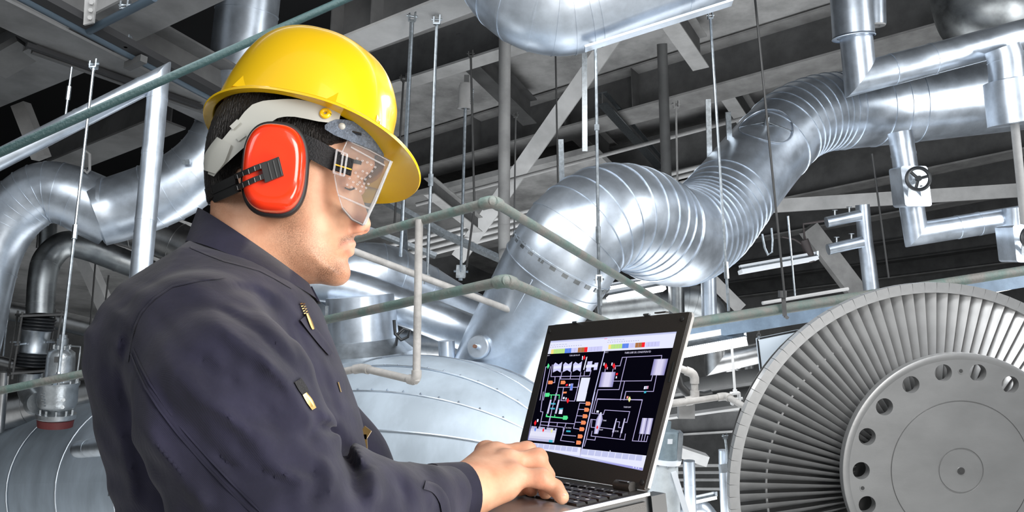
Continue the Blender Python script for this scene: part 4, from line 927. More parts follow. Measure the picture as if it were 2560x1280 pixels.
def hand_sdf(p):
    d = rc(p, WR2, WR, .026, .0255)
    d = smin(d, rc(p, WR + np.array([0, .016, 0]), THUMB[0], .021, .018), .02)
    for m, pp, dp, t, r in FING: d = smin(d, rc(p, WR + (m - WR) * .12, m, .022, .0145), .016)
    for i in range(3): d = smin(d, rc(p, FING[i][0], FING[i + 1][0], .013, .013), .010)
    d = smin(d, rc(p, V3(at(1168, 1250, 1.0)), V3(at(1262, 1222, 1.03)), .019, .0155), .016)     # outer edge of the palm
    for m, pp, dp, t, r in FING:
        f = rc(p, m, pp, r[0], r[1]); f = smin(f, rc(p, pp, dp, r[1], r[2]), .004); f = smin(f, rc(p, dp, t, r[2], r[3]), .004)
        f = smin(f, rc(p, pp - np.array([.002, 0, 0]), pp + np.array([.002, 0, .001]), r[1] * 1.04, r[1] * 1.04), .004)
        d = smin(d, f, .005)
    for m, pp, dp, t, r in FING[:4]: d = smin(d, ell(p, m + np.array([0, 0, .005]), (.012, .011, .0105)), .008)   # knuckles
    th = rc(p, THUMB[0], THUMB[1], .0145, .012); th = smin(th, rc(p, THUMB[1], THUMB[2], .012, .0095), .004); d = smin(d, th, .008)
    d = smin(d, ell(p, WR + np.array([-.006, -.010, .017]), (.011, .010, .009)), .012)
    return d
SHR = P(492, 850, -.165); ARM2 = P(566, 1000, -.20); ELR = P(694, 1340, -.205)
FA1 = P(890, 1302, -.12); FA2 = P(1046, 1258, -.045)
SHL = SHR.copy(); SHL[1] = PY0 + .165; ELL_ = np.array([ELR[0] + .02, PY0 + .26, ELR[2] - .06]); WRL = V3(HINGE + lb * .17 + lu * .2 - ln * .06)
def body_sdf(p):
    d = np.full(len(p), 1.0)
    m = p[:, 2] > 1.30
    if m.any(): d[m] = head_sdf(p[m])
    d = smin(d, rc(p, P(606, 800), P(600, 1200), .055, .11), .04); d = smin(d, rc(p, P(600, 1200), np.array([-.31, PY0, .95]), .11, .11), .04)
    for a, b, c, wv in ((SHR, ARM2, ELR, WR2), (SHL, (SHL + ELL_) / 2, ELL_, WRL)):
        d = smin(d, rc(p, P(600, 830), a, .04, .038), .03); d = smin(d, rc(p, a, b, .038, .038), .01); d = smin(d, rc(p, b, c, .038, .034), .01); d = smin(d, rc(p, c, wv, .034, .024), .01)
    m = p[:, 0] > -.115
    if m.any(): d[m] = smin(d[m], hand_sdf(p[m]), .006)
    # left hand flat under the laptop
    for k, off in enumerate((-.03, -.01, .01, .03)):
        a = WRL + V3(lu) * off * .6; b = WRL - V3(lb) * .09 + V3(lu) * (off * 1.3) + V3(ln) * .004; e = b - V3(lb) * .06 + V3(ln) * .001
        d = smin(d, rc(p, a, b, .017, .012), .012); d = smin(d, rc(p, b, e, .0105, .0085), .004)
    d = smin(d, rc(p, WRL, WRL - V3(lb) * .05 + V3(lu) * .055, .016, .011), .01)
    for s in (-1, 1): d = smin(d, rc(p, np.array([-.31, PY0 + s * .09, .95]), np.array([-.32, PY0 + s * .11, .10]), .08, .04), .03)
    return d
SKIN, N, L, b = newmat('skin'); 
b.inputs['Subsurface Weight'].default_value = 0.08; b.inputs['Subsurface Radius'].default_value = (.012, .005, .003); b.inputs['Roughness'].default_value = 0.48
b.inputs['Specular IOR Level'].default_value = 0.35
tc = N.new('ShaderNodeTexCoord'); n1 = N.new('ShaderNodeTexNoise'); n1.inputs['Scale'].default_value = 28; n1.inputs['Detail'].default_value = 5; L.new(tc.outputs['Object'], n1.inputs['Vector'])
r1 = N.new('ShaderNodeValToRGB'); r1.color_ramp.elements[0].color = (0.58, 0.27, 0.155, 1); r1.color_ramp.elements[1].color = (0.76, 0.43, 0.275, 1); r1.color_ramp.elements[0].position = .3; r1.color_ramp.elements[1].position = .68
L.new(n1.outputs['Fac'], r1.inputs[0])
at_ = N.new('ShaderNodeAttribute'); at_.attribute_name = 'stubble'
mp = N.new('ShaderNodeMapping'); mp.inputs['Scale'].default_value = (1, 1, .55); L.new(tc.outputs['Object'], mp.inputs[0])
n2 = N.new('ShaderNodeTexNoise'); n2.inputs['Scale'].default_value = 1150; n2.inputs['Detail'].default_value = 2; L.new(mp.outputs[0], n2.inputs['Vector'])
m1 = N.new('ShaderNodeMath'); m1.operation = 'MULTIPLY'; mr = N.new('ShaderNodeMapRange'); mr.inputs[1].default_value = .33; mr.inputs[2].default_value = .68; mr.inputs[3].default_value = .3; L.new(n2.outputs['Fac'], mr.inputs[0]); L.new(mr.outputs[0], m1.inputs[0]); L.new(at_.outputs['Fac'], m1.inputs[1])
mx = N.new('ShaderNodeMix'); mx.data_type = 'RGBA'; L.new(m1.outputs[0], mx.inputs['Factor']); L.new(r1.outputs[0], mx.inputs['A']); mx.inputs['B'].default_value = (0.05, 0.028, 0.018, 1)
at2 = N.new('ShaderNodeAttribute'); at2.attribute_name = 'rosy'; mx2 = N.new('ShaderNodeMix'); mx2.data_type = 'RGBA'; L.new(at2.outputs['Fac'], mx2.inputs['Factor']); L.new(mx.outputs['Result'], mx2.inputs['A']); mx2.inputs['B'].default_value = (0.62, 0.22, 0.17, 1)
L.new(mx2.outputs['Result'], b.inputs['Base Color'])
bp = N.new('ShaderNodeBump'); bp.inputs['Strength'].default_value = .12; bp.inputs['Distance'].default_value = .002; n3 = N.new('ShaderNodeTexNoise'); n3.inputs['Scale'].default_value = 300; L.new(tc.outputs['Object'], n3.inputs['Vector']); L.new(n3.outputs['Fac'], bp.inputs['Height']); L.new(bp.outputs[0], b.inputs['Normal'])

worker = thing('person', 'person in navy coverall and yellow helmet in profile, typing on a laptop', 'person', (-.31, PY0, 0))
vt, qd = sdfmesh(body_sdf, (-.62, .68, .02), (.12, 1.5, 1.9), .0031)
body = npmesh('body', vt, qd, SKIN, worker, relax=2)
pv = verts_of(body); u, v = proj0(unt(pv.astype(float)))
def softmask(poly, soft):
    d = poly2(u, v, poly); return np.clip(.5 - d / soft, 0, 1)
stub = np.maximum.reduce([
    softmask([(735, 545), (775, 520), (800, 560), (820, 610), (850, 640), (868, 650), (874, 690), (850, 715), (760, 715), (720, 680), (715, 600)], 60) * .62,
    softmask([(800, 670), (868, 655), (874, 695), (846, 712), (790, 714)], 40) * .95,
    softmask([(862, 602), (882, 586), (898, 588), (897, 602), (872, 612), (858, 628)], 10) * .95,
    softmask([(770, 380), (812, 380), (800, 470), (792, 560), (765, 560)], 34) * .6,
    softmask([(520, 500), (620, 470), (640, 520), (560, 545), (515, 545)], 40) * .35])
attr(body, 'stubble', np.where(pv[:, 2] > 1.44, stub, 0))
rosy = np.maximum(softmask([(868, 608), (884, 602), (898, 606), (896, 640), (874, 636), (862, 620)], 8) * .42, softmask([(885, 540), (925, 540), (925, 584), (880, 584)], 24) * .35)
hu, hv = proj(pv.astype(float))
kn = np.zeros(len(pv))
for m_, pp, dp, t, r in FING:
    for c in (m_, pp): kn = np.maximum(kn, np.exp(-(nz(pv - c) / .016) ** 2) * .4)
attr(body, 'rosy', np.where(pv[:, 2] > 1.44, rosy, kn))
# hair: a shell over the skull, cut along the hairline
HAIRP = np.array([(490, 300), (560, 285), (700, 240), (860, 240), (930, 300), (926, 348), (892, 372), (852, 384), (822, 396), (808, 425), (792, 480), (776, 480), (770, 425), (700, 420), (640, 440), (618, 482), (575, 500), (532, 512), (500, 500)], float)
def hair_sdf(p):
    hx, hy = proj0(unt(p)); d = poly2(hx, hy, HAIRP) * .0005
    wob = .0012 * np.sin(p[:, 0] * 900 + 40 * np.sin(p[:, 2] * 300)) * np.sin(p[:, 1] * 700 + p[:, 2] * 200)
    return smax(smax(head_sdf(p) - .0045 - wob * .6, -(head_sdf(p) + .004), .001), d + wob, .004)
HAIR = mat('black_hair', (0.016, 0.012, 0.010), 0.42, 0, .5, 260, .9, 420, stretch=(1, 1, .22), spec=.5)
vt, qd = sdfmesh(hair_sdf, (-.40, .88, 1.50), (-.14, 1.12, 1.86), .0028)
tag(npmesh('hair', vt, qd, HAIR, worker, relax=1), 'short black hair')

# ---------------------------------------------------------------- coverall
TORSO = poly_px([(520, 600), (470, 642), (400, 690), (340, 738), (300, 800), (272, 870), (263, 925), (268, 985), (277, 1040), (291, 1100), (312, 1190), (333, 1280), (352, 1400), (372, 1560), (700, 1600), (850, 1500), (872, 1400), (890, 1280), (904, 1200), (909, 1140), (905, 1080), (891, 1020), (868, 955), (843, 890), (815, 820), (790, 752), (755, 728), (700, 700), (620, 640)], 2)
FOLDS = [([(470, 770), (560, 830), (660, 900), (745, 975)], 20, .0050), ([(440, 860), (540, 930), (650, 1010), (740, 1095)], 18, -.0050), ([(400, 880), (500, 985), (620, 1080), (720, 1165)], 24, .0060),
         ([(370, 930), (450, 1050), (560, 1150), (660, 1240)], 20, -.0050), ([(620, 860), (700, 940), (760, 1030), (795, 1060)], 16, .0050), ([(752, 1108), (800, 1066), (852, 1088)], 15, -.0050),
         ([(760, 1005), (850, 1060), (905, 1130), (918, 1170)], 20, .0060), ([(850, 1110), (884, 1180), (872, 1265)], 18, -.0058), ([(925, 1150), (945, 1200), (930, 1275)], 22, .0070), ([(985, 1190), (1012, 1240), (1000, 1285)], 13, -.0070),
         ([(500, 757), (600, 800), (700, 880), (765, 955)], 12, -.0040), ([(330, 800), (318, 860), (302, 925), (318, 1020), (335, 1100)], 12, -.0080), ([(345, 1010), (390, 1110), (470, 1210), (540, 1290)], 22, .0060),
         ([(560, 720), (640, 730), (700, 790)], 14, -.0040), ([(620, 700), (700, 745), (750, 800), (800, 900)], 10, .0030),
         ([(690, 770), (740, 870), (780, 960), (800, 1030)], 8, -.0035), ([(735, 800), (785, 920), (822, 1030), (840, 1110)], 6, -.0030), ([(760, 830), (812, 950), (846, 1050), (864, 1130)], 6, -.0030), ([(790, 850), (836, 960), (866, 1050)], 7, .0030), ([(715, 790), (762, 900), (802, 1010)], 7, .0030),
         ([(280, 1050), (320, 1150), (345, 1280)], 20, .0050), ([(560, 1090), (660, 1180), (760, 1230)], 16, -.0040), ([(640, 1140), (740, 1200), (820, 1210)], 16, .0050),
         ([(1040, 1185), (1080, 1240), (1075, 1285)], 10, .0035), ([(560, 860), (640, 950), (700, 1050)], 9, -.0028), ([(480, 1000), (560, 1060), (640, 1120)], 9, -.003), ([(800, 1130), (830, 1190), (820, 1260)], 14, .006), ([(770, 1150), (790, 1210), (770, 1270)], 12, -.006)]
def folds(p):
    mk_ = (p[:, 1] < 1.03) & (p[:, 2] > 1.0); o_ = np.zeros(len(p))
    if mk_.any(): o_[mk_] = folds_(p[mk_])
    return o_
def folds_(p):
    x, y = proj(p); out = np.zeros(len(p)); near = np.clip((1.03 - p[:, 1]) / .03, 0, 1) * (p[:, 2] > 1.0)
    for pl, w_, a in FOLDS:
        q = smooth_open(pl); d = np.full(len(p), 1e9); sb = np.zeros(len(p)); nq = len(q) - 1
        for i in range(nq):
            ax, ay = q[i]; ex, ey = q[i + 1][0] - ax, q[i + 1][1] - ay; t = np.clip(((x - ax) * ex + (y - ay) * ey) / (ex * ex + ey * ey), 0, 1)
            dd = (x - ax - ex * t) ** 2 + (y - ay - ey * t) ** 2; cl = dd < d; d = np.where(cl, dd, d); sb = np.where(cl, (i + t) / nq, sb)
        tp_ = np.clip(np.minimum(sb, 1 - sb) * 4, 0, 1); aa = math.copysign(min(abs(a) * 1.5, (.00022 if w_ < 12 else .00042) * w_), a); out += aa * np.exp(-d / (w_ * w_ * .9)) * tp_ * tp_ * (3 - 2 * tp_)
    # fine drawn creases along the sleeve
    out += .0011 * np.sin((x * .55 - y * .72) * .085 + 2.2 * np.sin(y * .011 + x * .006)) * (y > 700) + .0007 * np.sin((x * .8 - y * .35) * .13 + 2 * np.sin(y * .02)) * (y > 760)
    return out * near
def smooth_open(pl):
    A = np.array(pl, float)
    if len(A) < 3: return A
    out = []
    for i in range(len(A) - 1):
        p0 = A[i - 1] if i else 2 * A[0] - A[1]; p1, p2 = A[i], A[i + 1]; p3 = A[i + 2] if i + 2 < len(A) else 2 * A[-1] - A[-2]
        for t in (0, .5): out.append(.5 * (2 * p1 + (p2 - p0) * t + (2 * p0 - 5 * p1 + 4 * p2 - p3) * t * t + (3 * p1 - p0 - 3 * p2 + p3) * t ** 3))
    return np.array(out + [A[-1]])
ETOP = P(690, 1335, -.205)
def cover_sdf(p):
    d2 = poly2(p[:, 0], p[:, 2], TORSO); d = inflate(p, d2, PY0, .13, np.interp(p[:, 2], [1.0, 1.25, 1.4, 1.5, 1.56], [.165, .175, .185, .15, .085]))
    for s, a, m_, e in ((-1, SHR, ARM2, ELR), (1, SHL, (SHL + ELL_) / 2, ELL_)):
        d = smin(d, rc(p, P(610, 745, s * .03), a, .045, .060), .045)
        arm = rc(p, a, m_, .062, .080); arm = smin(arm, rc(p, m_, e, .080, .080), .02)
        if s < 0: arm = smin(arm, rc(p, e, FA1, .080, .066), .015); arm = smin(arm, rc(p, FA1, FA2, .066, .0405), .012); arm = smin(arm, rc(p, FA2, V3(at(1122, 1238, .985)), .0405, .034), .012)
        else: arm = smin(arm, rc(p, e, WRL + V3(lb) * .02, .07, .036), .015)
        d = smin(d, arm, .022)
    for s in (-1, 1):
        hp = np.array([-.31, PY0 + s * .085, .97]); kn_ = np.array([-.30, PY0 + s * .11, .52]); an = np.array([-.33, PY0 + s * .115, .09])
        lg = smin(rc(p, hp, kn_, .115, .088), rc(p, kn_, an, .088, .07), .03); d = smin(d, lg, .04)
    # neck opening
    d = smax(d, -rc(p, P(628, 650), P(640, 560), .062, .075), .008)
    d = smax(d, -(p[:, 2] - .07), .005)
    return d - folds(p)
CLOTH, N, L, b = newmat('navy_twill'); b.inputs['Roughness'].default_value = .82; b.inputs['Sheen Weight'].default_value = .12; b.inputs['Sheen Roughness'].default_value = .5; b.inputs['Specular IOR Level'].default_value = .25
tc = N.new('ShaderNodeTexCoord'); n1 = N.new('ShaderNodeTexNoise'); n1.inputs['Scale'].default_value = 18; n1.inputs['Detail'].default_value = 6; L.new(tc.outputs['Object'], n1.inputs['Vector'])
r1 = N.new('ShaderNodeValToRGB'); r1.color_ramp.elements[0].color = (0.0105, 0.0100, 0.0225, 1); r1.color_ramp.elements[1].color = (0.0185, 0.0172, 0.0370, 1); r1.color_ramp.elements[0].position = .35; r1.color_ramp.elements[1].position = .65; L.new(n1.outputs['Fac'], r1.inputs[0]); L.new(r1.outputs[0], b.inputs['Base Color'])
wv = N.new('ShaderNodeTexWave'); wv.inputs['Scale'].default_value = 380; wv.inputs['Distortion'].default_value = 1.5; wv.bands_direction = 'DIAGONAL'; L.new(tc.outputs['Object'], wv.inputs['Vector'])
n2 = N.new('ShaderNodeTexNoise'); n2.inputs['Scale'].default_value = 45; n2.inputs['Detail'].default_value = 4; L.new(tc.outputs['Object'], n2.inputs['Vector'])
ad = N.new('ShaderNodeMath'); ad.operation = 'MULTIPLY_ADD'; ad.inputs[1].default_value = .07; L.new(wv.outputs['Fac'], ad.inputs[0]); L.new(n2.outputs['Fac'], ad.inputs[2])
bp = N.new('ShaderNodeBump'); bp.inputs['Strength'].default_value = .35; bp.inputs['Distance'].default_value = .003; L.new(ad.outputs[0], bp.inputs['Height']); L.new(bp.outputs[0], b.inputs['Normal'])
vt, qd = sdfmesh(cover_sdf, (-.62, .60, .04), (.02, 1.46, 1.62), .0042, newton=2)
cover = tag(npmesh('coverall', vt, qd, CLOTH, worker, relax=5), 'navy twill work coverall')
for s in (-1, 1):
    mk('boot', M().tube([(-.35, PY0 + s * .115, .12), (-.35, PY0 + s * .115, .06), (-.30, PY0 + s * .115, .05), (-.22, PY0 + s * .115, .04), (-.16, PY0 + s * .115, .035)], [.05, .052, .05, .045, .032], 14), RUBB, worker)
# ---- ribbons laid on a surface
def march(px, py, f, off, y0=None):
    r = np.array([ray(x, y) for x, y in zip(px, py)]); c = np.array(CAM); t = np.full(len(r), .6); rn = nz(r)
    for _ in range(60):
        d = f(c + r * t[:, None]) - off; t = np.minimum(t + d * .8 / rn, 1.12)
    miss = np.abs(f(c + r * t[:, None]) - off) > .01
    tt = (PY0 / r[:, 1]); t = np.where(miss, tt, t); return c + r * t[:, None]
def ribbon(name, line, f, off, th, m, parent, nl=24, nw=5, label=None, smooth=50):
    """line: (px, py, width px); a band laid on the surface f = off"""
    A = np.array(line, float); s = np.r_[0, np.cumsum(np.hypot(*np.diff(A[:, :2], axis=0).T))]; t = np.linspace(0, s[-1], nl)
    B = smooth_open(A); sb = np.r_[0, np.cumsum(np.hypot(*np.diff(B[:, :2], axis=0).T))]; t = np.linspace(0, sb[-1], nl)
    c = np.stack([np.interp(t, sb, B[:, k]) for k in range(3)], 1); tg = np.gradient(c[:, :2], axis=0); tg /= np.hypot(*tg.T)[:, None]; nn = np.stack([-tg[:, 1], tg[:, 0]], 1)
    X = []; Y = []
    for i in range(nl):
        for j in range(nw):
            k = (j / (nw - 1) - .5) * c[i, 2]; X.append(c[i, 0] + nn[i, 0] * k); Y.append(c[i, 1] + nn[i, 1] * k)
    X, Y = np.array(X), np.array(Y); top = march(X, Y, f, off + th); bot = march(X, Y, f, off)
    n = nl * nw; g = lambda i, j: i * nw + j; fs = []
    for i in range(nl - 1):
        for j in range(nw - 1):
            q = (g(i, j), g(i, j + 1), g(i + 1, j + 1), g(i + 1, j)); fs.append(q); fs.append(tuple(n + a for a in reversed(q)))
    rim = [g(0, j) for j in range(nw)] + [g(i, nw - 1) for i in range(1, nl)] + [g(nl - 1, j) for j in range(nw - 2, -1, -1)] + [g(i, 0) for i in range(nl - 2, 0, -1)]
    for a, b_ in zip(rim, rim[1:] + rim[:1]): fs.append((b_, a, n + a, n + b_))
    o = mk(name, M().add([*map(tuple, top), *map(tuple, bot)], fs), m, parent, smooth)
    if label: o['label'] = label
    return o
# collar: fold-over band round the neck, open at the front
q = M(); vs = []; fs = []; nC = 40
cen_t, cen_b = P(628, 622), P(640, 668)
def collar_pt(a, k):
    """a = 0 front .. 2 pi; k = 0 top inner, 1 fold, 2 lower edge"""
    ca, sa = math.cos(a), math.sin(a)
    f_t, b_t = P(770, 716), P(508, 540); f_b, b_b = P(800, 752), P(474, 618)
    if k == 0: c = (f_t + b_t) / 2; e = (f_t - b_t) / 2; w_ = .060
    elif k == 1: c = (f_t + b_t) / 2 + np.array([0, 0, .004]); e = (f_t - b_t) / 2 * 1.05; w_ = .067
    elif k == 2: c = (f_b + b_b) / 2 ; e = (f_b - b_b) / 2 * .98; w_ = .090
    else: c = (f_b + b_b) / 2 ; e = (f_b - b_b) / 2 * .94; w_ = .080
    return c + e * ca + np.array([0, -w_ * sa, 0])
for i in range(nC + 1):
    a = .12 + (2 * math.pi - .24) * i / nC
    for k in range(4): vs.append(tuple(collar_pt(a, k)))
for i in range(nC):
    for k in range(4): fs.append((i * 4 + k, i * 4 + (k + 1) % 4, (i + 1) * 4 + (k + 1) % 4, (i + 1) * 4 + k))
fs += [(0, 1, 2, 3), tuple(nC * 4 + k for k in (3, 2, 1, 0))]
mk('collar', q.add(vs, fs), CLOTH, worker, 70)
# cuff
ca, cb_ = V(at(1086, 1243, .972)), V(at(1158, 1233, 1.0)); t = (cb_ - ca).normalized(); Lc = (cb_ - ca).length
mk('cuff', M().lathe(ca, t, [(-.004, .036), (-.002, .0385), (Lc * .5, .0375), (Lc, .0365), (Lc + .001, .034), (Lc * .2, .033)], 32, False), CLOTH, worker, 50)
cs_ = lambda p: np.minimum(rc(p, V3(ca), V3(cb_), .0385, .0365), cover_sdf(p))
ribbon('cuff_tab', [(1062, 1212, 22), (1090, 1222, 24), (1112, 1255, 24), (1118, 1300, 22)], cs_, .0004, .0012, CLOTH, worker, 14, 4)
for ln_ in ([(560, 693, 5), (430, 716, 5), (352, 782, 5), (328, 850, 5), (318, 905, 5)], [(326, 884, 5), (362, 968, 5), (442, 1082, 5), (562, 1216, 5), (640, 1290, 5)], [(332, 872, 5), (374, 958, 5), (456, 1072, 5), (576, 1204, 5), (660, 1288, 5)], [(476, 618, 4), (560, 652, 4), (650, 676, 4), (730, 720, 4)]):
    ribbon('seam', ln_, cover_sdf, -.0004, .0012, CLOTH, worker, 40, 3)
GOLD = mat('gold_zip_metal', (0.72, 0.46, 0.16), .3, 1.0)
BLK = mat('black_webbing', (0.018, 0.018, 0.02), .8, 0, .4, 300, .4, 500)
for k in range(11):
    x_, y_ = 756 + k * 2.3, 758 + k * 6.0
    ribbon('zip_tooth', [(x_ - 5, y_ + 2, 2.6), (x_ + 1, y_, 2.6)], cover_sdf, .001, .0016, GOLD, worker, 3, 2); ribbon('zip_tooth', [(x_ + 2, y_ + 3, 2.6), (x_ + 7, y_ + 1, 2.6)], cover_sdf, .001, .0016, GOLD, worker, 3, 2)
ribbon('zip_pull', [(768, 783, 5), (775, 800, 8), (782, 818, 8), (784, 823, 5)], cover_sdf, .003, .002, GOLD, worker, 10, 3, 'gold zip pull at the throat')
ribbon('zip_flap', [(757, 795, 16), (784, 828, 20), (812, 862, 20), (828, 884, 14)], cover_sdf, .001, .002, CLOTH, worker, 14, 4)
ribbon('hook_patch', [(745, 950, 20), (757, 970, 22), (766, 984, 18)], cover_sdf, .001, .0015, BLK, worker, 8, 4, 'black fuzzy patch above the pocket zip')
ribbon('pocket_zip', [(762, 984, 12), (774, 1002, 16), (786, 1022, 12)], cover_sdf, .001, .002, GOLD, worker, 10, 3, 'gold pocket zip')
ribbon('gold_print', [(846, 955, 3), (853, 980, 3)], cover_sdf, .001, .0006, GOLD, worker, 6, 2, 'gold stitch mark on the chest')
mk('side_zip_pull', M().box(P(914, 1082, .01), (.004, 0, -.003), (0, .002, 0), (.003, 0, .005)).box(P(913, 1108, .01), (.0025, 0, 0), (0, .002, 0), (-.001, 0, .010)), GOLD, worker)['label'] = 'gold side zip pull at the belly'
# eye lashes and brow
ribbon('eyelash', [(862, 469, 3), (876, 475, 4), (888, 470, 3)], head_sdf, .0003, .0012, HAIR, worker, 8, 2, 'dark lash line', 30)
ribbon('eyebrow', [(852, 408, 5), (876, 402, 10), (904, 408, 9)], head_sdf, .0002, .0015, HAIR, worker, 10, 3, 'black eyebrow', 30)
# nail of the little finger
m_, pp, dp, tpt, r_ = FING[0]
q = M(); fd = V(tpt - dp).normalized(); up_ = (V(ln) - fd * V(ln).dot(fd)).normalized(); sd_ = fd.cross(up_); cN = V(tpt) + up_ * .0072 + fd * .002
q.add([cN + fd * (.005 * math.sin(a)) + sd_ * (.0045 * math.cos(a)) - up_ * (.0012 * abs(math.cos(a))) for a in np.linspace(0, 2 * math.pi, 12, endpoint=False)] + [cN + up_ * .0009], [(i, (i + 1) % 12, 12) for i in range(12)])
mk('fingernail', q, mat('nail', (.78, .5, .4), .25), worker)
# ================================================================ HARD HAT
YEL = mat('yellow_helmet_plastic', (0.84, 0.515, 0.009), 0.24, 0, coat=.3)
hd = math.radians(13.0); hf = V((math.cos(hd), 0, -math.sin(hd))); hz = V((math.sin(hd), 0, math.cos(hd))); hs0 = V((0, -1, 0)); HROLL = math.radians(12.5)
hs, hz = hs0 * math.cos(HROLL) + hz * math.sin(HROLL), hz * math.cos(HROLL) - hs0 * math.sin(HROLL)   # forward, up, towards camera
HC = V(P(757, 358)); HA, HB, HH = .110, .099, .155; HAB = .120
helmet = thing('hard_hat', 'glossy yellow hard hat with front peak worn by the person', 'hard hat', HC)
def hp(x, y, z): return HC + hf * x + hs * y + hz * z
def shell_pt(ph, u):
    bk_ = max(0, -math.cos(ph)); g = math.cos(u) ** (.62 - .14 * bk_); h = math.sin(u) ** .95
    x, y, z = (HAB if math.cos(ph) < 0 else HA) * math.cos(ph) * g, HB * math.sin(ph) * g, HH * h
    x -= .014 * h * h                                     # crown leans back a little
    k = math.exp(-(y / .030) ** 4) * min(1, max(0, (z - .055) / .02)) * .0035     # crown ridge
    return hp(x + (k if x > 0 else -k * .3) * g, y, z + k)
n1_, n2_ = 96, 28
q = M(); vs = [shell_pt(2 * math.pi * i / n1_, math.pi / 2 * j / n2_ * .999) for j in range(n2_ + 1) for i in range(n1_)]
fs = [(j * n1_ + i, j * n1_ + (i + 1) % n1_, (j + 1) * n1_ + (i + 1) % n1_, (j + 1) * n1_ + i) for j in range(n2_) for i in range(n1_)]
sh = mk('helmet_shell', q.add(vs, fs), YEL, helmet, 60)
md = sh.modifiers.new('thickness', 'SOLIDIFY'); md.thickness = .0028; md.offset = -1
q = M(); vs = []; nb_ = 144
for i in range(nb_):
    ph = 2 * math.pi * i / nb_; c = max(0, math.cos(ph)); w_ = .0125 - .005 * max(0, -math.cos(ph)) + .035 * c ** 1.5; dz = .002 + .007 * c ** 2
    e = V((math.cos(ph) / HA, math.sin(ph) / HB, 0)).normalized(); R_ = V(((HAB if math.cos(ph) < 0 else HA) * math.cos(ph), HB * math.sin(ph), 0))
    for r_, z_ in ((-.0015, .004), (w_ * .35, .0025 - dz * .12), (w_ * .8, -dz * .62), (w_, -dz * .92 + .0004), (w_ + .0012, -dz - .0012), (w_, -dz - .0034), (w_ * .8, -dz * .62 - .0030), (w_ * .35, -.0012 - dz * .12), (-.0015, -.0005)):
        p = R_ + e * r_; vs.append(hp(p.x, p.y, z_))
m9 = 9
fs = [(i * m9 + k, i * m9 + (k + 1) % m9, ((i + 1) % nb_) * m9 + (k + 1) % m9, ((i + 1) % nb_) * m9 + k) for i in range(nb_) for k in range(m9)]
mk('brim', q.add(vs, fs), YEL, helmet, 50)
def rib(ph, hgt=.020, wd=.014, out=.006):
    R_ = lambda a, u: shell_pt(a, u)
    dphi = wd / HB; a, b_, t_ = R_(ph - dphi, .03), R_(ph + dphi, .03), R_(ph, .03 + hgt / HH); m_ = R_(ph, .03); nrm = (m_ - HC); nrm = (nrm - hz * nrm.dot(hz)).normalized()
    return M().add([a, b_, t_, m_ + nrm * out], [(0, 3, 2), (3, 1, 2), (0, 1, 3), (0, 2, 1)])
for ph in (math.radians(126), math.radians(62), math.radians(-126), math.radians(-62)): mk('side_rib', rib(ph), YEL, helmet, 0)
# chin strap lug with hole
lug = hp(.047, .0905, -.009); q = M(); ring_ = []
q.tube([lug + (hf * math.cos(a) + hz * math.sin(a)) * .0045 for a in np.linspace(0, 2 * math.pi, 17)], .0028, 8, False)
mk('strap_lug', q, YEL, helmet, 60)
mk('slot', M().box(hp(.083, .070, -.0135), hf * .007, hs * -.002, hz * .0008), BLACKP, helmet, 0)
M_ = M(); e0 = shell_pt(math.radians(28), .16); out_ = (e0 - HC).normalized(); tx = hz.cross(out_).normalized() * -1; ty = out_.cross(tx) * -1
def stroke(a, b_): M_.bar(e0 + out_ * .001 + tx * a[0] + ty * a[1], e0 + out_ * .001 + tx * b_[0] + ty * b_[1], .0016, .0008, up=out_)
for a, b_ in (((-.004, -.005), (-.004, .005)), ((-.004, .005), (0, -.001)), ((0, -.001), (.004, .005)), ((.004, .005), (.004, -.005))): stroke(a, b_)
mk('moulded_letter', M_, mat('pale_yellow_plastic', (.95, .8, .35), .3), helmet, 0)
PLAS = mat('grey_white_plastic', (0.42, 0.42, 0.38), .4)
PAD = mat('blue_grey_felt', (0.15, 0.18, 0.23), .95, 0, .4, 200, .5, 400)
hh = lambda p: np.minimum(head_sdf(p), hair_sdf(p))
ribbon('headband', [(850, 292, 34), (800, 282, 44), (740, 270, 44), (690, 272, 46), (650, 288, 66), (618, 322, 62), (580, 360, 52), (546, 398, 44), (527, 438, 16)], head_sdf, .012, .0025, PLAS, helmet, 40, 6, 'grey white plastic headband')
ribbon('nape_tab', [(560, 352, 40), (536, 396, 54), (524, 430, 30)], head_sdf, .015, .0022, PLAS, helmet, 12, 4)
ribbon('band_slot', [(612, 336, 9), (594, 350, 9)], head_sdf, .0145, .0015, PLAS, helmet, 8, 3); ribbon('band_slot', [(597, 302, 12), (578, 320, 12)], head_sdf, .0145, .002, PLAS, helmet, 8, 3)
ribbon('sweatband', [(812, 318, 10), (838, 318, 40), (880, 328, 50), (920, 348, 50), (944, 370, 36), (955, 392, 10)], head_sdf, .012, .003, PAD, helmet, 28, 6, 'blue grey felt sweatband')
mk('snap_button', M().lathe(march(np.array([855.]), np.array([316.]), head_sdf, .015)[0], (0, -1, -.3), [(0, .0042), (.002, .004), (.0035, .0025), (.004, .0004)], 14), PLAS, helmet)

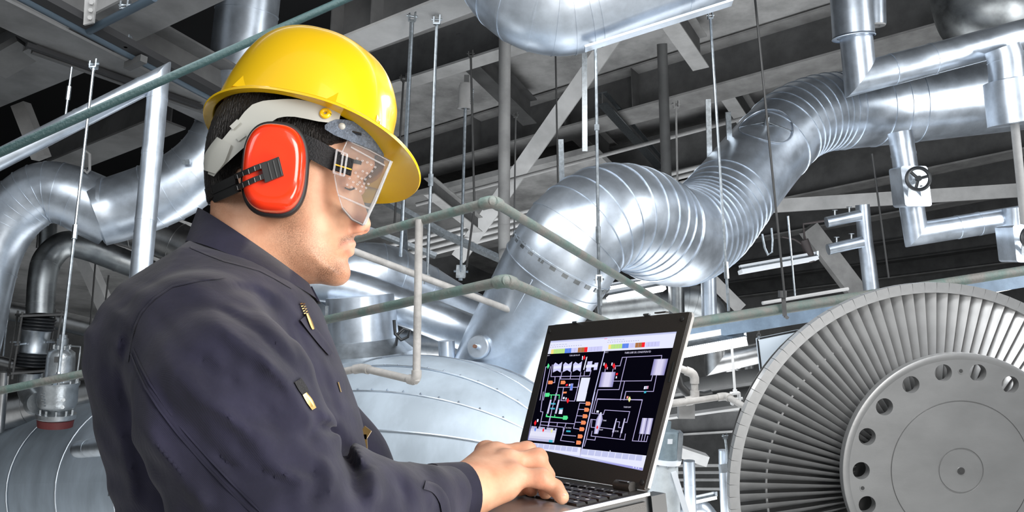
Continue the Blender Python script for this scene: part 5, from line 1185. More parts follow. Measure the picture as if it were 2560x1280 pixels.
# ================================================================ EAR DEFENDERS
MC = V(P(688, 424, -.094)); tocam = (CAM - MC).normalized(); mo = (tocam * .72 + V((0, -1, 0)) * .28).normalized()
mx_ = (RT - mo * RT.dot(mo)).normalized(); mz_ = mx_.cross(mo) * -1
if mz_.z < 0: mz_ = -mz_
tl = math.radians(-4); mx2_ = mx_ * math.cos(tl) + mz_ * math.sin(tl); mz2_ = mz_ * math.cos(tl) - mx_ * math.sin(tl)
muffs = thing('ear_defenders', 'red ear defenders with black cushions and neckband over the person\'s ear', 'ear defenders', MC)
REDC = mat('glossy_red_plastic', (0.85, 0.040, 0.008), 0.16, 0, coat=.5)
def muff(c, o, x, z, parent):
    a, b_ = .0375, .0555
    def layer(prof, name, m):
        q = M(); n = 56; vs = []
        for off, s_, dx in prof:
            for i in range(n):
                th = 2 * math.pi * i / n; e = 2 / 2.7
                X_ = (abs(math.cos(th)) ** e) * (1 if math.cos(th) > 0 else -1); Z_ = (abs(math.sin(th)) ** e) * (1 if math.sin(th) > 0 else -1)
                sa = (a * s_ - dx) if s_ > 0 else 0; sb = (b_ * s_ - dx) if s_ > 0 else 0
                vs.append(c + x * (sa * X_) + z * (sb * Z_) + o * off)
        k = len(prof); fs = [(j * n + i, j * n + (i + 1) % n, (j + 1) * n + (i + 1) % n, (j + 1) * n + i) for j in range(k - 1) for i in range(n)]
        fs.append(tuple(range(n))); fs.append(tuple(range((k - 1) * n, k * n)))
        mk(name, q.add(vs, fs), m, parent, 60)
    layer([(-.022, .86, 0), (-.018, .97, 0), (-.010, 1.0, 0), (-.001, 1.0, 0), (.003, .985, 0), (.005, .95, 0), (.005, .8, 0)], 'ear_cushion', RUBB)
    layer([(.004, .91, 0), (.008, .92, 0), (.018, .90, 0), (.025, .865, 0), (.030, .80, 0), (.0325, .72, 0), (.0335, .58, 0), (.033, .50, 0), (.0335, .3, 0), (.034, .1, 0)], 'ear_cup', REDC)
muff(MC, mo, mx2_, mz2_, muffs)
MCf = mir(MC); fl = lambda v: V((v.x, -v.y, v.z)); muff(MCf, fl(mo), fl(mx2_), fl(mz2_), muffs)
# neckband
BLKP = mat('black_band_plastic', (0.022, 0.022, 0.022), .45)
def strip(name, pts, up, w, th, m, parent, label=None):
    pts = [V(p) for p in pts]; up = V(up); q = M(); vs = []
    for i, p in enumerate(pts):
        t = (pts[min(i + 1, len(pts) - 1)] - pts[max(i - 1, 0)]).normalized(); u_ = (up - t * up.dot(t)).normalized(); n_ = t.cross(u_)
        wi = w[i] if hasattr(w, '__len__') else w
        for a, b_ in ((-1, -1), (1, -1), (1, 1), (-1, 1)): vs.append(p + u_ * (wi / 2 * a) + n_ * (th / 2 * b_))
    fs = [(i * 4 + k, i * 4 + (k + 1) % 4, (i + 1) * 4 + (k + 1) % 4, (i + 1) * 4 + k) for i in range(len(pts) - 1) for k in range(4)] + [(3, 2, 1, 0), tuple(len(vs) - 4 + k for k in range(4))]
    return mk(name, q.add(vs, fs), m, parent, 40)
def cupp(px, py, off=.036): 
    r = ray(px, py); p0 = MC + mo * off; return CAM + r * ((p0 - CAM).dot(mo) / r.dot(mo))
bu = (cupp(680, 400) - cupp(690, 440)).normalized()
K0 = cupp(677, 428, .0365)
mk('slider_block', M().box(cupp(681, 425, .037), (cupp(700, 418) - cupp(660, 434)).normalized() * .0105, bu * .0105, mo * .0055), BLKP, muffs, 0)
for dx in (-.004, .002, .0075): mk('grip_line', M().box(cupp(684, 424, .043) + (cupp(700, 418) - cupp(660, 434)).normalized() * dx, (cupp(700, 418) - cupp(660, 434)).normalized() * .0006, bu * .0095, mo * .0005), mat('band_highlight_plastic', (.07, .07, .07), .4), muffs, 0)
mid_ = V(P(580, 465, -.090)); far_ = [V(P(560, 474, -.078)), V(P(538, 484, -.052)), V(P(523, 490, -.024)), V(P(519, 492, 0.004))]
fork = lambda dy0, dy1: [cupp(668, 424 + dy0, .0405), cupp(640, 434 + dy0, .039), cupp(620, 443 + dy0, .033), cupp(604, 450 + dy0 * 1.02, .022), V(P(590, 456 + dy1, -.098))]
for s_ in (-1, 1):
    strip('fork_rail', fork(s_ * 14, s_ * 15), bu, .0058, .004, BLKP, muffs)
    for k, (x_, y_, o_) in enumerate(((594, 456, .016), (608, 449, .0265), (622, 443, .0345), (637, 436, .0400), (651, 430, .0410))):
        p = cupp(x_, y_ + s_ * 14, o_ + .0012); mk('tick_mark', M().box(p, RT * .0004, bu * .0024, mo * .0006), PAINT, muffs, 0)
band = [V(P(594, 458, -.098)), mid_] + far_; band = band + [mir(p) for p in reversed(band[:-1])] + [MCf + fl(mo) * .036]
strip('neckband', band, bu, [.020] * (len(band) - 1) + [.012], .0038, BLKP, muffs)
strip('neckband_rib', [p + V((-.0012, -.0022 if p.y < PY0 else .0022, 0)) for p in band[:-1]], bu, .0022, .002, BLKP, muffs)

# ================================================================ GOGGLES
CLR, N, L, b = newmat('clear_plastic'); N.remove(b); out_n = [n for n in N if n.type == 'OUTPUT_MATERIAL'][0]
tr_ = N.new('ShaderNodeBsdfTransparent'); tr_.inputs[0].default_value = (.97, .98, .98, 1); gl = N.new('ShaderNodeBsdfGlossy'); gl.inputs['Roughness'].default_value = .06; df = N.new('ShaderNodeBsdfDiffuse'); df.inputs[0].default_value = (.9, .9, .9, 1)
fr = N.new('ShaderNodeFresnel'); fr.inputs[0].default_value = 1.35; ms = N.new('ShaderNodeMixShader'); ms2 = N.new('ShaderNodeMixShader'); ms2.inputs[0].default_value = .07
L.new(fr.outputs[0], ms.inputs[0]); L.new(tr_.outputs[0], ms.inputs[1]); L.new(gl.outputs[0], ms.inputs[2]); L.new(ms.outputs[0], ms2.inputs[1]); L.new(df.outputs[0], ms2.inputs[2]); L.new(ms2.outputs[0], out_n.inputs[0])
CLE, N, L, b = newmat('clear_plastic_edge'); b.inputs['Base Color'].default_value = (.92, .94, .95, 1); b.inputs['Roughness'].default_value = .1; b.inputs['Transmission Weight'].default_value = .55; b.inputs['IOR'].default_value = 1.3
o_n = [n for n in N if n.type == 'OUTPUT_MATERIAL'][0]; t_n = N.new('ShaderNodeBsdfTransparent'); m_n = N.new('ShaderNodeMixShader'); m_n.inputs[0].default_value = .5; L.new(b.outputs[0], m_n.inputs[1]); L.new(t_n.outputs[0], m_n.inputs[2]); L.new(m_n.outputs[0], o_n.inputs[0])
goggles = thing('safety_goggles', 'clear plastic safety goggles with vent pegs and black strap over the eyes', 'goggles', P(950, 470))
gpx = [(868, 352), (925, 376), (976, 404), (960, 450), (938, 505), (908, 562), (880, 548), (856, 520), (843, 478), (836, 440), (848, 396)]
near_ = [V(P(x, y, -.070)) for x, y in gpx]; far2 = [mir(p) + V((-.024, 0, .014)) for p in near_]
def solid(o, th): md = o.modifiers.new('thickness', 'SOLIDIFY'); md.thickness = th; md.offset = 0; return o
n = len(near_)
mk('near_side_wall', M().prism(near_, V((0, .0016, 0))), CLR, goggles, 0); mk('far_side_wall', M().prism(far2, V((0, -.0016, 0))), CLR, goggles, 0)
def wall(name, i, j): 
    a, b_, c, d_ = near_[i], near_[j], far2[j], far2[i]; nn_ = (b_ - a).cross(d_ - a).normalized(); mk(name, M().prism([a, b_, c, d_], nn_ * .0016), CLR, goggles, 0)
wall('top_wall', 0, 1); wall('top_wall', 1, 2); wall('lens', 2, 3); wall('lens', 3, 4); wall('lens', 4, 5); wall('bottom_wall', 5, 6); wall('bottom_wall', 6, 7)
for pl in (near_, far2):
    for i in range(n):
        a, b_ = pl[i], pl[(i + 1) % n]; mk('moulded_edge', M().cyl(a, b_, .0011 if i in (2, 3, 4) else .0007, 8), CLE, goggles)
mk('lens_rim', M().bar(near_[2] + V((.0015, -.001, 0)), near_[5] + V((.0015, -.001, 0)), .002, .003), CLE, goggles); mk('lens_rim', M().bar(far2[2], far2[5], .003, .003), CLE, goggles)
mk('moulded_rib', M().cyl(V(P(846, 488, -.0712)), V(P(924, 522, -.0712)), .0012, 8), CLE, goggles); mk('moulded_rib', M().cyl(V(P(878, 368, -.0712)), V(P(962, 414, -.0712)), .001, 8), CLE, goggles)
for i in (2, 5): mk('moulded_edge', M().cyl(near_[i], far2[i], .0014, 8), CLE, goggles)
for (x, y) in ((893, 396), (906, 402), (918, 406), (928, 412), (938, 418), (907, 428), (917, 433), (925, 441), (913, 448), (889, 432), (895, 441), (904, 446), (899, 456), (910, 459), (883, 455), (894, 461), (905, 466), (890, 472), (901, 478), (879, 468), (868, 462), (874, 446), (930, 428), (921, 460), (915, 470)):
    c = V(P(x, y, -.072)); mk('vent_peg', M().torus(c, V((0, -1, 0)), .0010, .0004, 10, 5), CLE, goggles)
gl_ = lambda p: np.minimum(head_sdf(p), rc(p, V3(P(868, 415, -.066)), V3(P(860, 405, -.066)), .004, .004))
ribbon('strap', [(752, 358, 50), (785, 374, 52), (815, 390, 52), (842, 404, 52)], head_sdf, .007, .002, BLK, goggles, 18, 5, 'black elastic strap')
e_ = [V(P(838, 380, -.073)), V(P(884, 398, -.0745)), V(P(876, 438, -.0745)), V(P(834, 424, -.073))]
mk('strap_end', M().prism(e_, V((0, .003, 0))), BLK, goggles, 0)
ye = mat('yellow_thread', (.75, .5, .04), .7); mk('yellow_line', M().bar(V(P(837, 411, -.0748)), V(P(879, 424, -.0763)), .0006, .0016, up=(0, 0, 1)), ye, goggles, 0)['label'] = 'yellow line on the strap end'
bk = [V(P(842, 374, -.075)), V(P(868, 386, -.0765)), V(P(860, 440, -.0765)), V(P(834, 432, -.075))]
for i in range(4): mk('strap_buckle', M().cyl(bk[i], bk[(i + 1) % 4], .0013, 8), CLE, goggles)
mk('strap_buckle', M().cyl(V(P(858, 384, -.0765)), V(P(850, 438, -.0765)), .0012, 8), CLE, goggles)

# ================================================================ LAPTOP
LAPK = mat('dark_laptop_plastic', (0.040, 0.036, 0.033), .42, 0, .1, 400, .1, 900); LAPB = mat('black_laptop_side', (0.02, 0.023, 0.025), .4)
LAPS = mat('brushed_silver_deck', (0.55, 0.54, 0.53), .34, .7, .08, 60, stretch=(1, 30, 1)); KEYM = mat('black_key_plastic', (0.012, 0.012, 0.013), .3)
laptop = thing('laptop', 'open black laptop showing a process diagram, held by the person', 'laptop', HINGE)
lidq = [lid(1370, 826), lid(1375, 813), lid(1386, 810), lid(1716, 778), lid(1726, 779), lid(1727, 789), lid(1616, 1218), lid(1608, 1225), lid(1283, 1172), lid(1282, 1166)]
mk('lid', M().prism([p - lm * .0025 for p in lidq], -lm * .0045), LAPS, laptop, 0)['label'] = 'lid with pale outer shell'
# bezel as a frame round the screen
so = [lid(1370, 826), lid(1386, 810), lid(1732, 778), lid(1733, 788), lid(1618, 1222), lid(1283, 1170)]
sc = [lid(1376, 852), lid(1692, 827.5), lid(1607, 1177), lid(1313, 1116)]
def frame_mesh(outer, inner, off):
    q = M(); o1 = [p + off for p in outer]; i1 = [p + off for p in inner]; q.add(o1 + i1 + outer + inner, [])
    n = 4; q.f += [(i, (i + 1) % n, n + (i + 1) % n, n + i) for i in range(n)] + [(i, 2 * n + i, 2 * n + (i + 1) % n, (i + 1) % n) for i in range(n)] + [(n + i, n + (i + 1) % n, 3 * n + (i + 1) % n, 3 * n + i) for i in range(n)]
    return q
oq = [lid(1371, 814), lid(1724, 780), lid(1611, 1223), lid(1283, 1170)]
mk('bezel', frame_mesh([p - lm * .003 for p in oq], [p - lm * .003 for p in sc], lm * .003), LAPK, laptop, 0)
SCR = mat('screen_black', (0.001, 0.001, 0.002), .25, spec=.05, emit=(0.0012, 0.001, 0.004), estr=1.0)
mk('screen', M().prism([p - lm * .0012 for p in sc], -lm * .001), SCR, laptop, 0)
for (x, y) in ((1374, 829), (1705, 798), (1605, 1206)): mk('rubber_bumper', M().lathe(lid(x, y), lm, [(0, .004), (.0012, .0038), (.0018, .0025), (.002, .0003)], 14), RUBB, laptop)
for (x, y) in ((1438, 806), (1617, 787)): mk('latch_hook', M().box(lid(x, y, .001), lu * .006, lv * .0012, lm * .002), GALV, laptop, 0)
mk('latch_bar', M().bar(lid(1640, 783, -.003), lid(1668, 780, -.003), .006, .002), LAPK, laptop, 0); mk('side_grip', M().bar(lid(1683, 905, .0006), lid(1671, 955, .0006), .003, .001, up=lm), LAPB, laptop, 0)
# graphics on the screen
PAL = dict(w=(.80, .82, 1.0), l=(.62, .62, .95), g=(.30, .85, .22), lg=(.52, .80, .25), bl=(.12, .25, .85), br=(.42, .17, .06), r=(.95, .02, .03), o=(.9, .28, .12), y=(.95, .75, .25), pk=(.85, .40, .60), gy=(.55, .58, .85), ln=(.50, .45, .75), cy=(.05, .45, .60), dg=(.10, .80, .30), d=(.004, .004, .012), v=(.36, .36, .78), ye=(.85, .85, .35), tx=(.35, .35, .55), wh=(1., 1., 1.))
UI = {}
def ui(col, pts, lift=.0):
    q = UI.setdefault(col, M()); q.add([lid(x, y, -.0010 + lift) for x, y in pts], [tuple(range(len(pts)))])
SQ = sc
def uv2px(u, v_):
    """screen fractions to photo pixels (projective)"""
    a, b_, c, d_ = SQ; p = a.lerp(b_, u).lerp(d_.lerp(c, u), v_); q = np.array(p); X_, Y_ = proj(q[None]); return float(X_[0]), float(Y_[0])
def rect(col, u0, v0, u1, v1, lift=.0): ui(col, [uv2px(u0, v0), uv2px(u1, v0), uv2px(u1, v1), uv2px(u0, v1)], lift)
def line(col, pts, w=1.6):
    for (x0, y0), (x1, y1) in zip(pts[:-1], pts[1:]):
        L_ = math.hypot(x1 - x0, y1 - y0) or 1; nx, ny = -(y1 - y0) / L_ * w / 2, (x1 - x0) / L_ * w / 2; ex, ey = (x1 - x0) / L_ * w / 2, (y1 - y0) / L_ * w / 2
        ui(col, [(x0 - ex + nx, y0 - ey + ny), (x1 + ex + nx, y1 + ey + ny), (x1 + ex - nx, y1 + ey - ny), (x0 - ex - nx, y0 - ey - ny)], .0001)
def pz(x, y, s): return (1300 + x / 5.818, 780 + y / 5.818) if s == 0 else (1280 + x / 5.818, 980 + y / 5.818)      # from zoomed crops
def Z0(*pts): return [pz(x, y, 0) for x, y in pts]
def Z1(*pts): return [pz(x, y, 1) for x, y in pts]
# tool bars at the top of both windows
ui('w', Z0((430, 425), (2282, 285), (2225, 520), (385, 612)))
ui('gy', Z0((430, 425), (2282, 285), (2275, 310), (425, 448)), .00005)
for (x0, x1, dx) in ((0, 0, 0),):
    for ox, oy in ((0, 0), (835, -70)):
        for col, a, b_ in (('y', 455, 492), ('lg', 492, 655), ('bl', 655, 750), ('l', 755, 840), ('br', 845, 940), ('r', 940, 985), ('l', 995, 1200)):
            k = lambda x, top: (x + ox - (0 if top else 8), (545 - (x - 455) * .066 if top else 610 - (x - 455) * .055) + oy)
            ui(col, Z0(k(a, 1), k(b_, 1), k(b_, 0), k(a, 0)), .0001)
        for x in (540, 585, 620, 705, 800, 890, 1040, 1090, 1135):
            k = lambda t: (x + ox - 8 * t, 545 + 65 * t - (x - 455) * .06 + oy); line('tx', Z0(k(.05), k(.9)), .7)
        for j in range(14): x = 440 + j * 34; line('tx', Z0((x + ox, 512 - (x - 440) * .06 + oy), (x + 10 + ox, 511 - (x - 440) * .06 + oy)), 1.2)
        for j in range(6): x = 445 + j * 42; line('tx', Z0((x + ox, 482 - (x - 440) * .06 + oy), (x + 26 + ox, 481 - (x - 440) * .06 + oy)), .8)
ui('pk', Z0((1228, 383), (1270, 378), (1268, 393), (1226, 397)), .0001)
# window divider
ui('l', Z0((1225, 570), (1238, 568), (1060, 1280), (1048, 1280)), .0002); ui('l', Z1((1195, 0), (1210, 0), (1000, 935), (985, 935)), .0002)
ui('v', Z0((392, 625), (399, 625), (240, 1280), (232, 1280)), .0001); ui('v', Z1((360, 0), (366, 0), (236, 700), (229, 700)), .0001)
# left diagram: turbine train
def grad(poly, n=8, cols=None):
    """shaded vessel: vertical strips between left edge and right edge (4 points tl,tr,br,bl)"""
    tl_, tr_2, br_, bl_ = poly
    for i in range(n):
        a, b_ = i / n, (i + 1) / n; f = lambda p, q, t: (p[0] + (q[0] - p[0]) * t, p[1] + (q[1] - p[1]) * t)
        sh_ = math.sin(math.pi * (i + .5) / n) ** .8; nm = 's%d' % int(sh_ * 9); PAL[nm] = (.16 + .62 * int(sh_ * 9) / 9, .15 + .60 * int(sh_ * 9) / 9, .45 + .5 * int(sh_ * 9) / 9)
        ui(nm, [f(tl_, tr_2, a), f(tl_, tr_2, b_), f(bl_, br_, b_), f(bl_, br_, a)], .0001)
for ox, oy in ((0, 0), (145, -5), (290, -10)):
    for (a, b_) in (((485, 765, 735, 860),), ) and ((0, 1),):
        ui('l', Z0((485 + ox, 770 + oy), (515 + ox, 735 + oy), (560 + ox, 765 + oy), (615 + ox, 725 + oy), (590 + ox, 880 + oy), (540 + ox, 850 + oy), (478 + ox, 880 + oy)), .0001)
        ui('w', Z0((490 + ox, 790 + oy), (600 + ox, 780 + oy), (592 + ox, 820 + oy), (482 + ox, 830 + oy)), .0002)
ui('w', Z0((965, 655), (980, 650), (935, 840), (918, 840)), .0002); ui('l', Z0((985, 720), (1055, 715), (1025, 865), (955, 868)), .0001); ui('w', Z0((965, 770), (1130, 760), (1122, 800), (955, 810)), .0002); ui('l', Z0((1085, 740), (1140, 735), (1120, 840), (1070, 845)), .0001)
for pts in (((470, 770), (450, 940), (1010, 930), (1035, 850)), ((510, 940), (505, 1025), (480, 1028)), ((585, 935), (515, 1280)), ((610, 870), (590, 975), (865, 975), (850, 1090)), ((745, 870), (730, 970)), ((885, 880), (865, 975), (800, 1280)), ((550, 1095), (840, 1095)), ((635, 1095), (600, 1280)), ((420, 795), (375, 800), (290, 1280)), ((445, 795), (375, 1110), (340, 1280)), ((940, 860), (930, 930))): line('ln', Z0(*pts))
for (x, y, c) in ((445, 1025, 'o'), (628, 1025, 'o')): ui(c, Z0((x - 32, y - 25), (x + 25, y - 27), (x + 37, y), (x + 20, y + 25), (x - 38, y + 25)), .0002)
ui('dg', Z0((412, 745), (430, 780), (405, 830), (392, 795)), .0002); ui('dg', Z0((375, 1178), (430, 1175), (425, 1225), (362, 1228)), .0002); line('dg', Z0((430, 1205), (575, 1205), (570, 1240)), 1.6); line('dg', Z0((455, 1205), (450, 1240)), 1.6)
def diam(col, x, y, zf, w_=20, h_=42): ui(col, zf((x + 5, y - h_), (x + w_, y), (x - 5, y + h_), (x - w_, y)), .0003)
diam('r', 935, 663, Z0, 18, 36); ui('w', Z0((905, 640), (918, 640), (912, 700), (900, 700)), .0002); ui('r', Z0((668, 1050), (698, 1045), (692, 1075), (662, 1078)), .0003); ui('w', Z0((715, 1045), (735, 1045), (728, 1078), (708, 1078)), .0002)
ui('v', Z0((740, 1040), (775, 1040), (760, 1140), (722, 1140)), .0002); diam('bl', 748, 1092, Z0, 18, 44); ui('o', Z0((632, 1160), (682, 1158), (676, 1183), (625, 1185)), .0002)
ui('w', Z0((895, 955), (1022, 955), (945, 1280), (820, 1280)), .0001); ui('w', Z1((970, 0), (1092, 0), (1060, 135), (935, 135)), .0001)
# left diagram, lower half
for pts in (((455, 0), (415, 285), (450, 290), (405, 500)), ((420, 430), (905, 462)), ((410, 478), (748, 512), (738, 625), (925, 640)), ((660, 450), (655, 490)), ((785, 460), (765, 520), (705, 705), (905, 730)), ((1065, 165), (985, 160), (895, 528), (980, 540)), ((1050, 255), (960, 250)), ((1030, 350), (940, 345)), ((1005, 442), (918, 438)), ((640, 20), (520, 500)), ((940, 0), (908, 132), (712, 125), (745, 0)), ((575, 285), (530, 500))): line('ln', Z1(*pts))
for k in range(7): y = (168, 258, 352, 445, 540, 645, 735)[k]; x = (1105, 1085, 1062, 1038, 1015, 990, 968)[k]; ui('o', Z1((x - 30, y - 30), (x + 28, y - 26), (x + 40, y), (x + 24, y + 30), (x - 36, y + 28)), .0002)
for x0 in (0, 118):
    grad(Z1((555 + x0, 110), (578 + x0, 110), (530 + x0, 315), (502 + x0, 315)), 4)
ui('dg', Z1((485, 15), (548, 12), (540, 68), (478, 70)), .0002); line('dg', Z1((548, 42), (690, 45), (685, 95)), 2); line('dg', Z1((572, 42), (568, 95)), 2); line('dg', Z1((505, 330), (500, 355), (735, 378)), 3); line('dg', Z1((622, 335), (620, 360)), 2); ui('dg', Z1((745, 345), (805, 345), (815, 378), (795, 405), (738, 402)), .0002)
diam('r', 812, 125, Z1, 22, 40); ui('w', Z1((780, 80), (798, 80), (790, 112), (774, 112)), .0002); ui('w', Z1((742, 72), (768, 72), (762, 104), (736, 104)), .0002); ui('o', Z1((745, 0), (795, 0), (790, 15), (742, 15)), .0002)
ui('w', Z1((690, 255), (740, 255), (728, 320), (676, 318)), .0002); ui('cy', Z1((680, 238), (745, 232), (740, 250), (685, 255)), .0002)
diam('r', 338, 450, Z1, 18, 42); ui('w', Z1((365, 395), (388, 395), (380, 435), (360, 435)), .0002)
PAL['t0'] = (.30, .30, .60); PAL['t1'] = (.70, .70, .95)
for i in range(6):
    a, b_ = i / 6, (i + 1) / 6; sh_ = math.sin(math.pi * (.1 + .8 * (i + .5) / 6)); nm = 'q%d' % i; PAL[nm] = (.2 + .6 * sh_, .2 + .6 * sh_, .5 + .45 * sh_)
    f = lambda t, s_: ((285 - 50 * t) + ((655 - 45 * t) - (285 - 50 * t)) * s_, (495 + 205 * t) + 35 * s_); ui(nm, Z1(f(a, 0), f(a, 1), f(b_, 1), f(b_, 0)), .0001)
diam('bl', 338, 545, Z1, 14, 34); diam('r', 455, 555, Z1, 14, 32); diam('ye', 578, 565, Z1, 16, 34); ui('cy', Z1((540, 695), (592, 700), (588, 735), (534, 728)), .0003)
for x, y in ((375, 515), (492, 528), (615, 542)): ui('d', Z1((x - 12, y - 15), (x + 12, y - 13), (x + 8, y + 16), (x - 16, y + 14)), .0003)
for x, y in ((580, 170), (570, 240), (800, 570)): line('cy', Z1((x, y), (x + 40, y + 2)), 4)
# right diagram
grad(Z0((1950, 685), (2155, 680), (2095, 920), (1898, 920)), 10); grad(Z0((1190, 875), (1390, 872), (1345, 1092), (1142, 1092)), 10)
for pts in (((2055, 690), (2062, 632), (1488, 660), (1455, 782), (1385, 785)), ((1550, 665), (1470, 1005), (1440, 1128), (1132, 1130), (1100, 1280)), ((1360, 1005), (1908, 1000), (1930, 920)), ((1520, 1010), (1460, 1280)), ((1985, 925), (1940, 1155), (1540, 1155), (1510, 1280)), ((1125, 1270), (1780, 1275)), ((1240, 830), (1235, 870)), ((1355, 830), (1345, 870))): line('ln', Z0(*pts))
diam('r', 1248, 785, Z0, 22, 42); diam('r', 1365, 782, Z0, 22, 42)
for x in (1225, 1340): ui('w', Z0((x - 8, 738), (x + 10, 737), (x + 2, 778), (x - 14, 779)), .0002); ui('pk', Z0((x + 40, 800), (x + 55, 800), (x + 48, 835), (x + 33, 835)), .0002)
ui('r', Z0((1398, 888), (1425, 886), (1420, 918), (1392, 920)), .0002); ui('w', Z0((1395, 935), (1412, 934), (1408, 965), (1390, 966)), .0002)
ui('w', Z0((1808, 1080), (1830, 1078), (1822, 1122), (1798, 1124)), .0002); ui('w', Z0((1836, 1078), (1850, 1077), (1842, 1120), (1828, 1121)), .0002); ui('pk', Z0((1855, 1076), (1870, 1075), (1862, 1118), (1848, 1119)), .0002); ui('cy', Z0((1808, 1150), (1840, 1148), (1832, 1180), (1802, 1182)), .0002)
ui('pk', Z0((1560, 1225), (1580, 1225), (1570, 1258), (1552, 1258)), .0002)
for pts in (((1240, 0), (1160, 310), (1330, 325), (1350, 262), (1712, 285), (1672, 442), (1645, 440)), ((1245, 98), (1195, 300)), ((1245, 98), (1895, 118), (1750, 710), (1955, 722), (1975, 640)), ((1580, 95), (1600, 0)), ((1635, 95), (1655, 0)), ((1225, 405), (1148, 398), (1080, 690), (1050, 790)), ((1165, 400), (1150, 512), (1210, 518)), ((1275, 515), (1460, 538)), ((1530, 432), (1565, 435), (1548, 515), (1580, 518)), ((1165, 570), (1150, 640), (1635, 695), (1650, 610)), ((1215, 660), (1205, 700), (1080, 685)), ((1470, 590), (1455, 650)), ((1585, 600), (1570, 660)), ((1860, 620), (1840, 705)), ((1900, 620), (1880, 708)), ((1940, 620), (1920, 712))): line('ln', Z1(*pts))
grad(Z1((1268, 320), (1310, 320), (1318, 400), (1225, 400)), 6); grad(Z1((1225, 400), (1318, 400), (1250, 610), (1190, 608)), 6); ui('w', Z1((1285, 295), (1305, 297), (1300, 322), (1278, 320)), .0002)
diam('r', 1240, 515, Z1, 14, 34); grad(Z1((1512, 385), (1528, 385), (1482, 590), (1455, 588)), 4); grad(Z1((1632, 385), (1650, 385), (1600, 600), (1575, 598)), 4)
grad(Z1((1895, 378), (1970, 380), (1925, 612), (1848, 608)), 6); grad(Z1((1978, 380), (2055, 382), (2005, 618), (1930, 612)), 6)
diam('ye', 1708, 105, Z1, 22, 44); ui('o', Z1((1670, 60), (1692, 60), (1684, 95), (1664, 95)), .0002); ui('w', Z1((1232, 268), (1265, 270), (1260, 300), (1226, 298)), .0002)
ui('w', Z1((1425, 845), (1436, 860), (1430, 868), (1420, 862)), .0002)
# bottom tool bars
ui('w', Z1((222, 730), (1005, 805), (985, 935), (195, 810))); ui('w', Z1((1018, 825), (1955, 925), (1900, 1143), (980, 975))); ui('gy', Z1((200, 805), (1190, 965), (1900, 1110), (1893, 1143), (560, 930), (195, 815)), .00005)
ui('v', Z1((1240, 1000), (1905, 1105), (1898, 1140), (1235, 1030)), .0001)
for i in range(9):
    f = lambda t, s_: (218 + (965 - 218) * t - 14 * s_, 735 + 72 * t + 68 * s_); a, b_ = i / 9 + .006, (i + 1) / 9 - .006; ui('gy', Z1(f(a, 0), f(b_, 0), f(b_, 1), f(a, 1)), .0002); line('w', Z1(f(a + .03, .4), f(b_ - .03, .42)), 1.2)
    f = lambda t, s_: (1015 + (1905 - 1015) * t - 18 * s_, 828 + 98 * t + 78 * s_); ui('gy', Z1(f(a, 0), f(b_, 0), f(b_, 1), f(a, 1)), .0002); line('w', Z1(f(a + .03, .4), f(b_ - .03, .42)), 1.4); line('w', Z1(f(a + .04, .65), f(b_ - .04, .67)), 1.2)
for x, y in ((400, 885), (560, 920), (720, 945), (900, 975)): ui('v', Z1((x, y), (x + 22, y + 4), (x + 18, y + 26), (x - 4, y + 22)), .0002)
ui('pk', Z1((1070, 985), (1095, 988), (1088, 1012), (1066, 1008)), .0002)
for x, y in ((1760, 1085), (1800, 1092), (1835, 1098)): ui('w', Z1((x, y), (x + 16, y + 3), (x + 12, y + 20), (x - 4, y + 17)), .0002)
for col, q in UI.items():
    c = PAL[col]; m_ = mat('screen_' + col, tuple(x * .03 for x in c), .3, emit=c, estr=1.0, spec=.05); tag(mk('screen_graphics', q, m_, laptop, 0), kind='stuff')
def text(body, p, ex, ey, size, m, parent, name='lettering'):
    cu = bpy.data.curves.new(name, 'FONT'); cu.body = body; cu.size = 1; cu.align_x = 'CENTER'
    o = bpy.data.objects.new(name, cu); COL.objects.link(o); dg = bpy.context.evaluated_depsgraph_get(); me = bpy.data.meshes.new_from_object(o.evaluated_get(dg)); bpy.data.objects.remove(o); bpy.data.curves.remove(cu)
    me.name = name; me.materials.clear(); me.materials.append(m); ex, ey = V(ex).normalized(), V(ey).normalized(); nrm = ex.cross(ey)
    mt = Matrix((ex * size, ey * size, nrm)).transposed().to_4x4(); mt.translation = V(p); me.transform(mt)
    o = bpy.data.objects.new(name, me); COL.objects.link(o); o.parent = parent; o.location = -parent.location if parent.type == 'EMPTY' else V((0, 0, 0)); o['kind'] = 'stuff'; return o
TXM = mat('screen_text', (.03, .03, .03), .3, emit=(.75, .72, .95), estr=1.0); exr = -lu
for s_, (x, y), sz in (('TURB LUBE OIL FD', pz(790, 640, 0), .0034), ('TURB LUBE OIL CONDITION FD', pz(1705, 598, 0), .0040), ('TURB PUMP', pz(1672, 230, 1), .0030), ('UNIT 1', pz(415, 640, 0), .0026), ('UNIT 2', pz(1255, 595, 0), .0028), ('OIL COOLER', pz(820, 530, 1), .0026), ('TANK', pz(1345, 425, 1), .003), ('FILTER', pz(1520, 580, 1), .0028), ('PUMP', pz(1295, 560, 1), .003)):
    text(s_, lid(x, y, -.0007), exr, lv, sz, TXM, laptop)
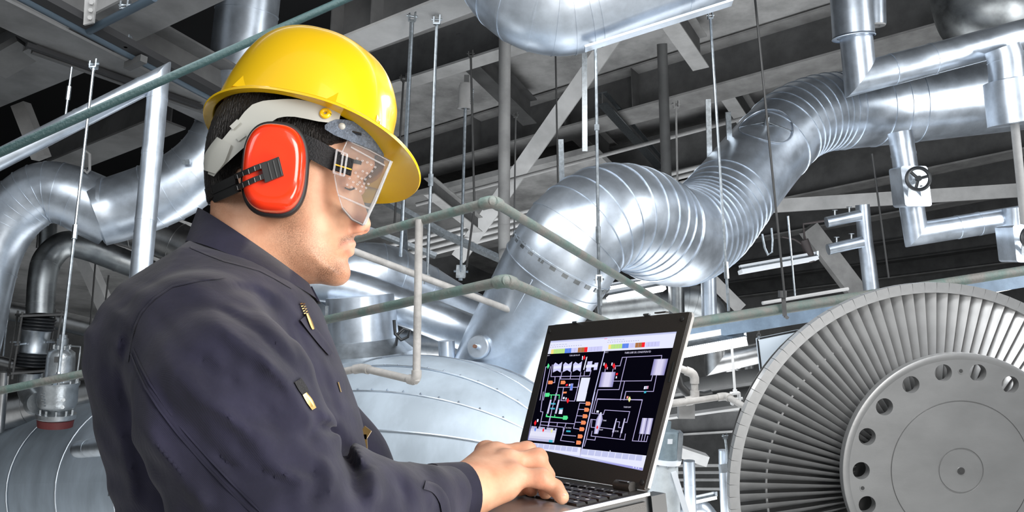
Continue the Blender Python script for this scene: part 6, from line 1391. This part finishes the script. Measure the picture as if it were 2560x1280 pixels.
# base
BW = (LBL - LBR).length; BD = .238; BT = .030
def bp_(s, t, z=0.0): return HINGE + lu * (BW * s) + lb * t + ln * z      # s across from the near end, t from hinge to user
mk('base', M().prism([bp_(0, -.012, -.006), bp_(0, BD, -.006), bp_(1, BD, -.006), bp_(1, -.012, -.006)], -ln * (BT - .006)), LAPB, laptop, 0)
mk('deck', M().prism([bp_(-.004, .105), bp_(-.004, BD + .001), bp_(1.004, BD + .001), bp_(1.004, .105)], -ln * .006), LAPS, laptop, 0)['label'] = 'brushed silver palm rest'
mk('keyboard_tray', M().prism([bp_(.0, -.004, .0), bp_(.0, .105, .0), bp_(1.0, .105, .0), bp_(1.0, -.004, .0)], -ln * .006), LAPK, laptop, 0)
mk('silver_edge', M().bar(bp_(-.006, .0, -.001), bp_(-.006, BD, -.001), .003, .004, up=ln), GALV, laptop, 0)
mk('side_cover', M().box(bp_(-.004, .052, -.019), lb * .044, lu * .002, ln * .0095), LAPK, laptop, 0); mk('side_cover', M().box(bp_(-.004, .155, -.019), lb * .055, lu * .002, ln * .0095), LAPK, laptop, 0)
mk('base_corner', M().box(bp_(.02, -.012, -.016), lb * .012, lu * .012, ln * .012), LAPB, laptop, 0)
for s_ in (.13, .87):
    mk('hinge', M().cyl(bp_(s_ - .05, .002, .004), bp_(s_ + .05, .002, .004), .0075, 14), LAPK, laptop); mk('hinge_glint', M().bar(bp_(s_ - .04, .006, .0115), bp_(s_ + .02, .006, .0115), .003, .001, up=ln), GALV, laptop, 0)
rows = [(.022, .010, 16), (.038, .0145, 15), (.055, .0145, 15), (.072, .0145, 14), (.089, .0145, 13)]
LEG = mat('key_legend', (.75, .75, .75), .5); first = None
for ri, (t0, kh, nk) in enumerate(rows):
    for k in range(nk):
        s0 = .035 + .93 * k / nk; s1 = .035 + .93 * (k + 1) / nk - .009; a, b_, c, d_ = bp_(s0, t0), bp_(s0, t0 + kh), bp_(s1, t0 + kh), bp_(s1, t0)
        cn = (a + b_ + c + d_) / 4; q = M(); top_ = [p.lerp(cn, .12) + ln * KEYTOP for p in (a, b_, c, d_)]
        q.add([a, b_, c, d_] + top_, [(4, 5, 6, 7), (0, 1, 5, 4), (1, 2, 6, 5), (2, 3, 7, 6), (3, 0, 4, 7)])
        ko = mk('key', q, KEYM, laptop, 0)
        if (k * 7 + ri * 3) % 5:
            lg = M(); e = top_[0].lerp(top_[2], .35); lg.add([e, e + lb * .0028, e + lb * .0028 + lu * (.004 if k % 3 else .008), e + lu * (.004 if k % 3 else .008)], [(0, 1, 2, 3)]); lg.v = [tuple(V(v_) + ln * .0002) for v_ in lg.v]
            mk('key_legend', lg, LEG, ko, 0)
mk('touchpad', M().prism([bp_(.36, .155, .0006), bp_(.36, .215, .0006), bp_(.64, .215, .0006), bp_(.64, .155, .0006)], -ln * .0006), LAPK, laptop, 0)
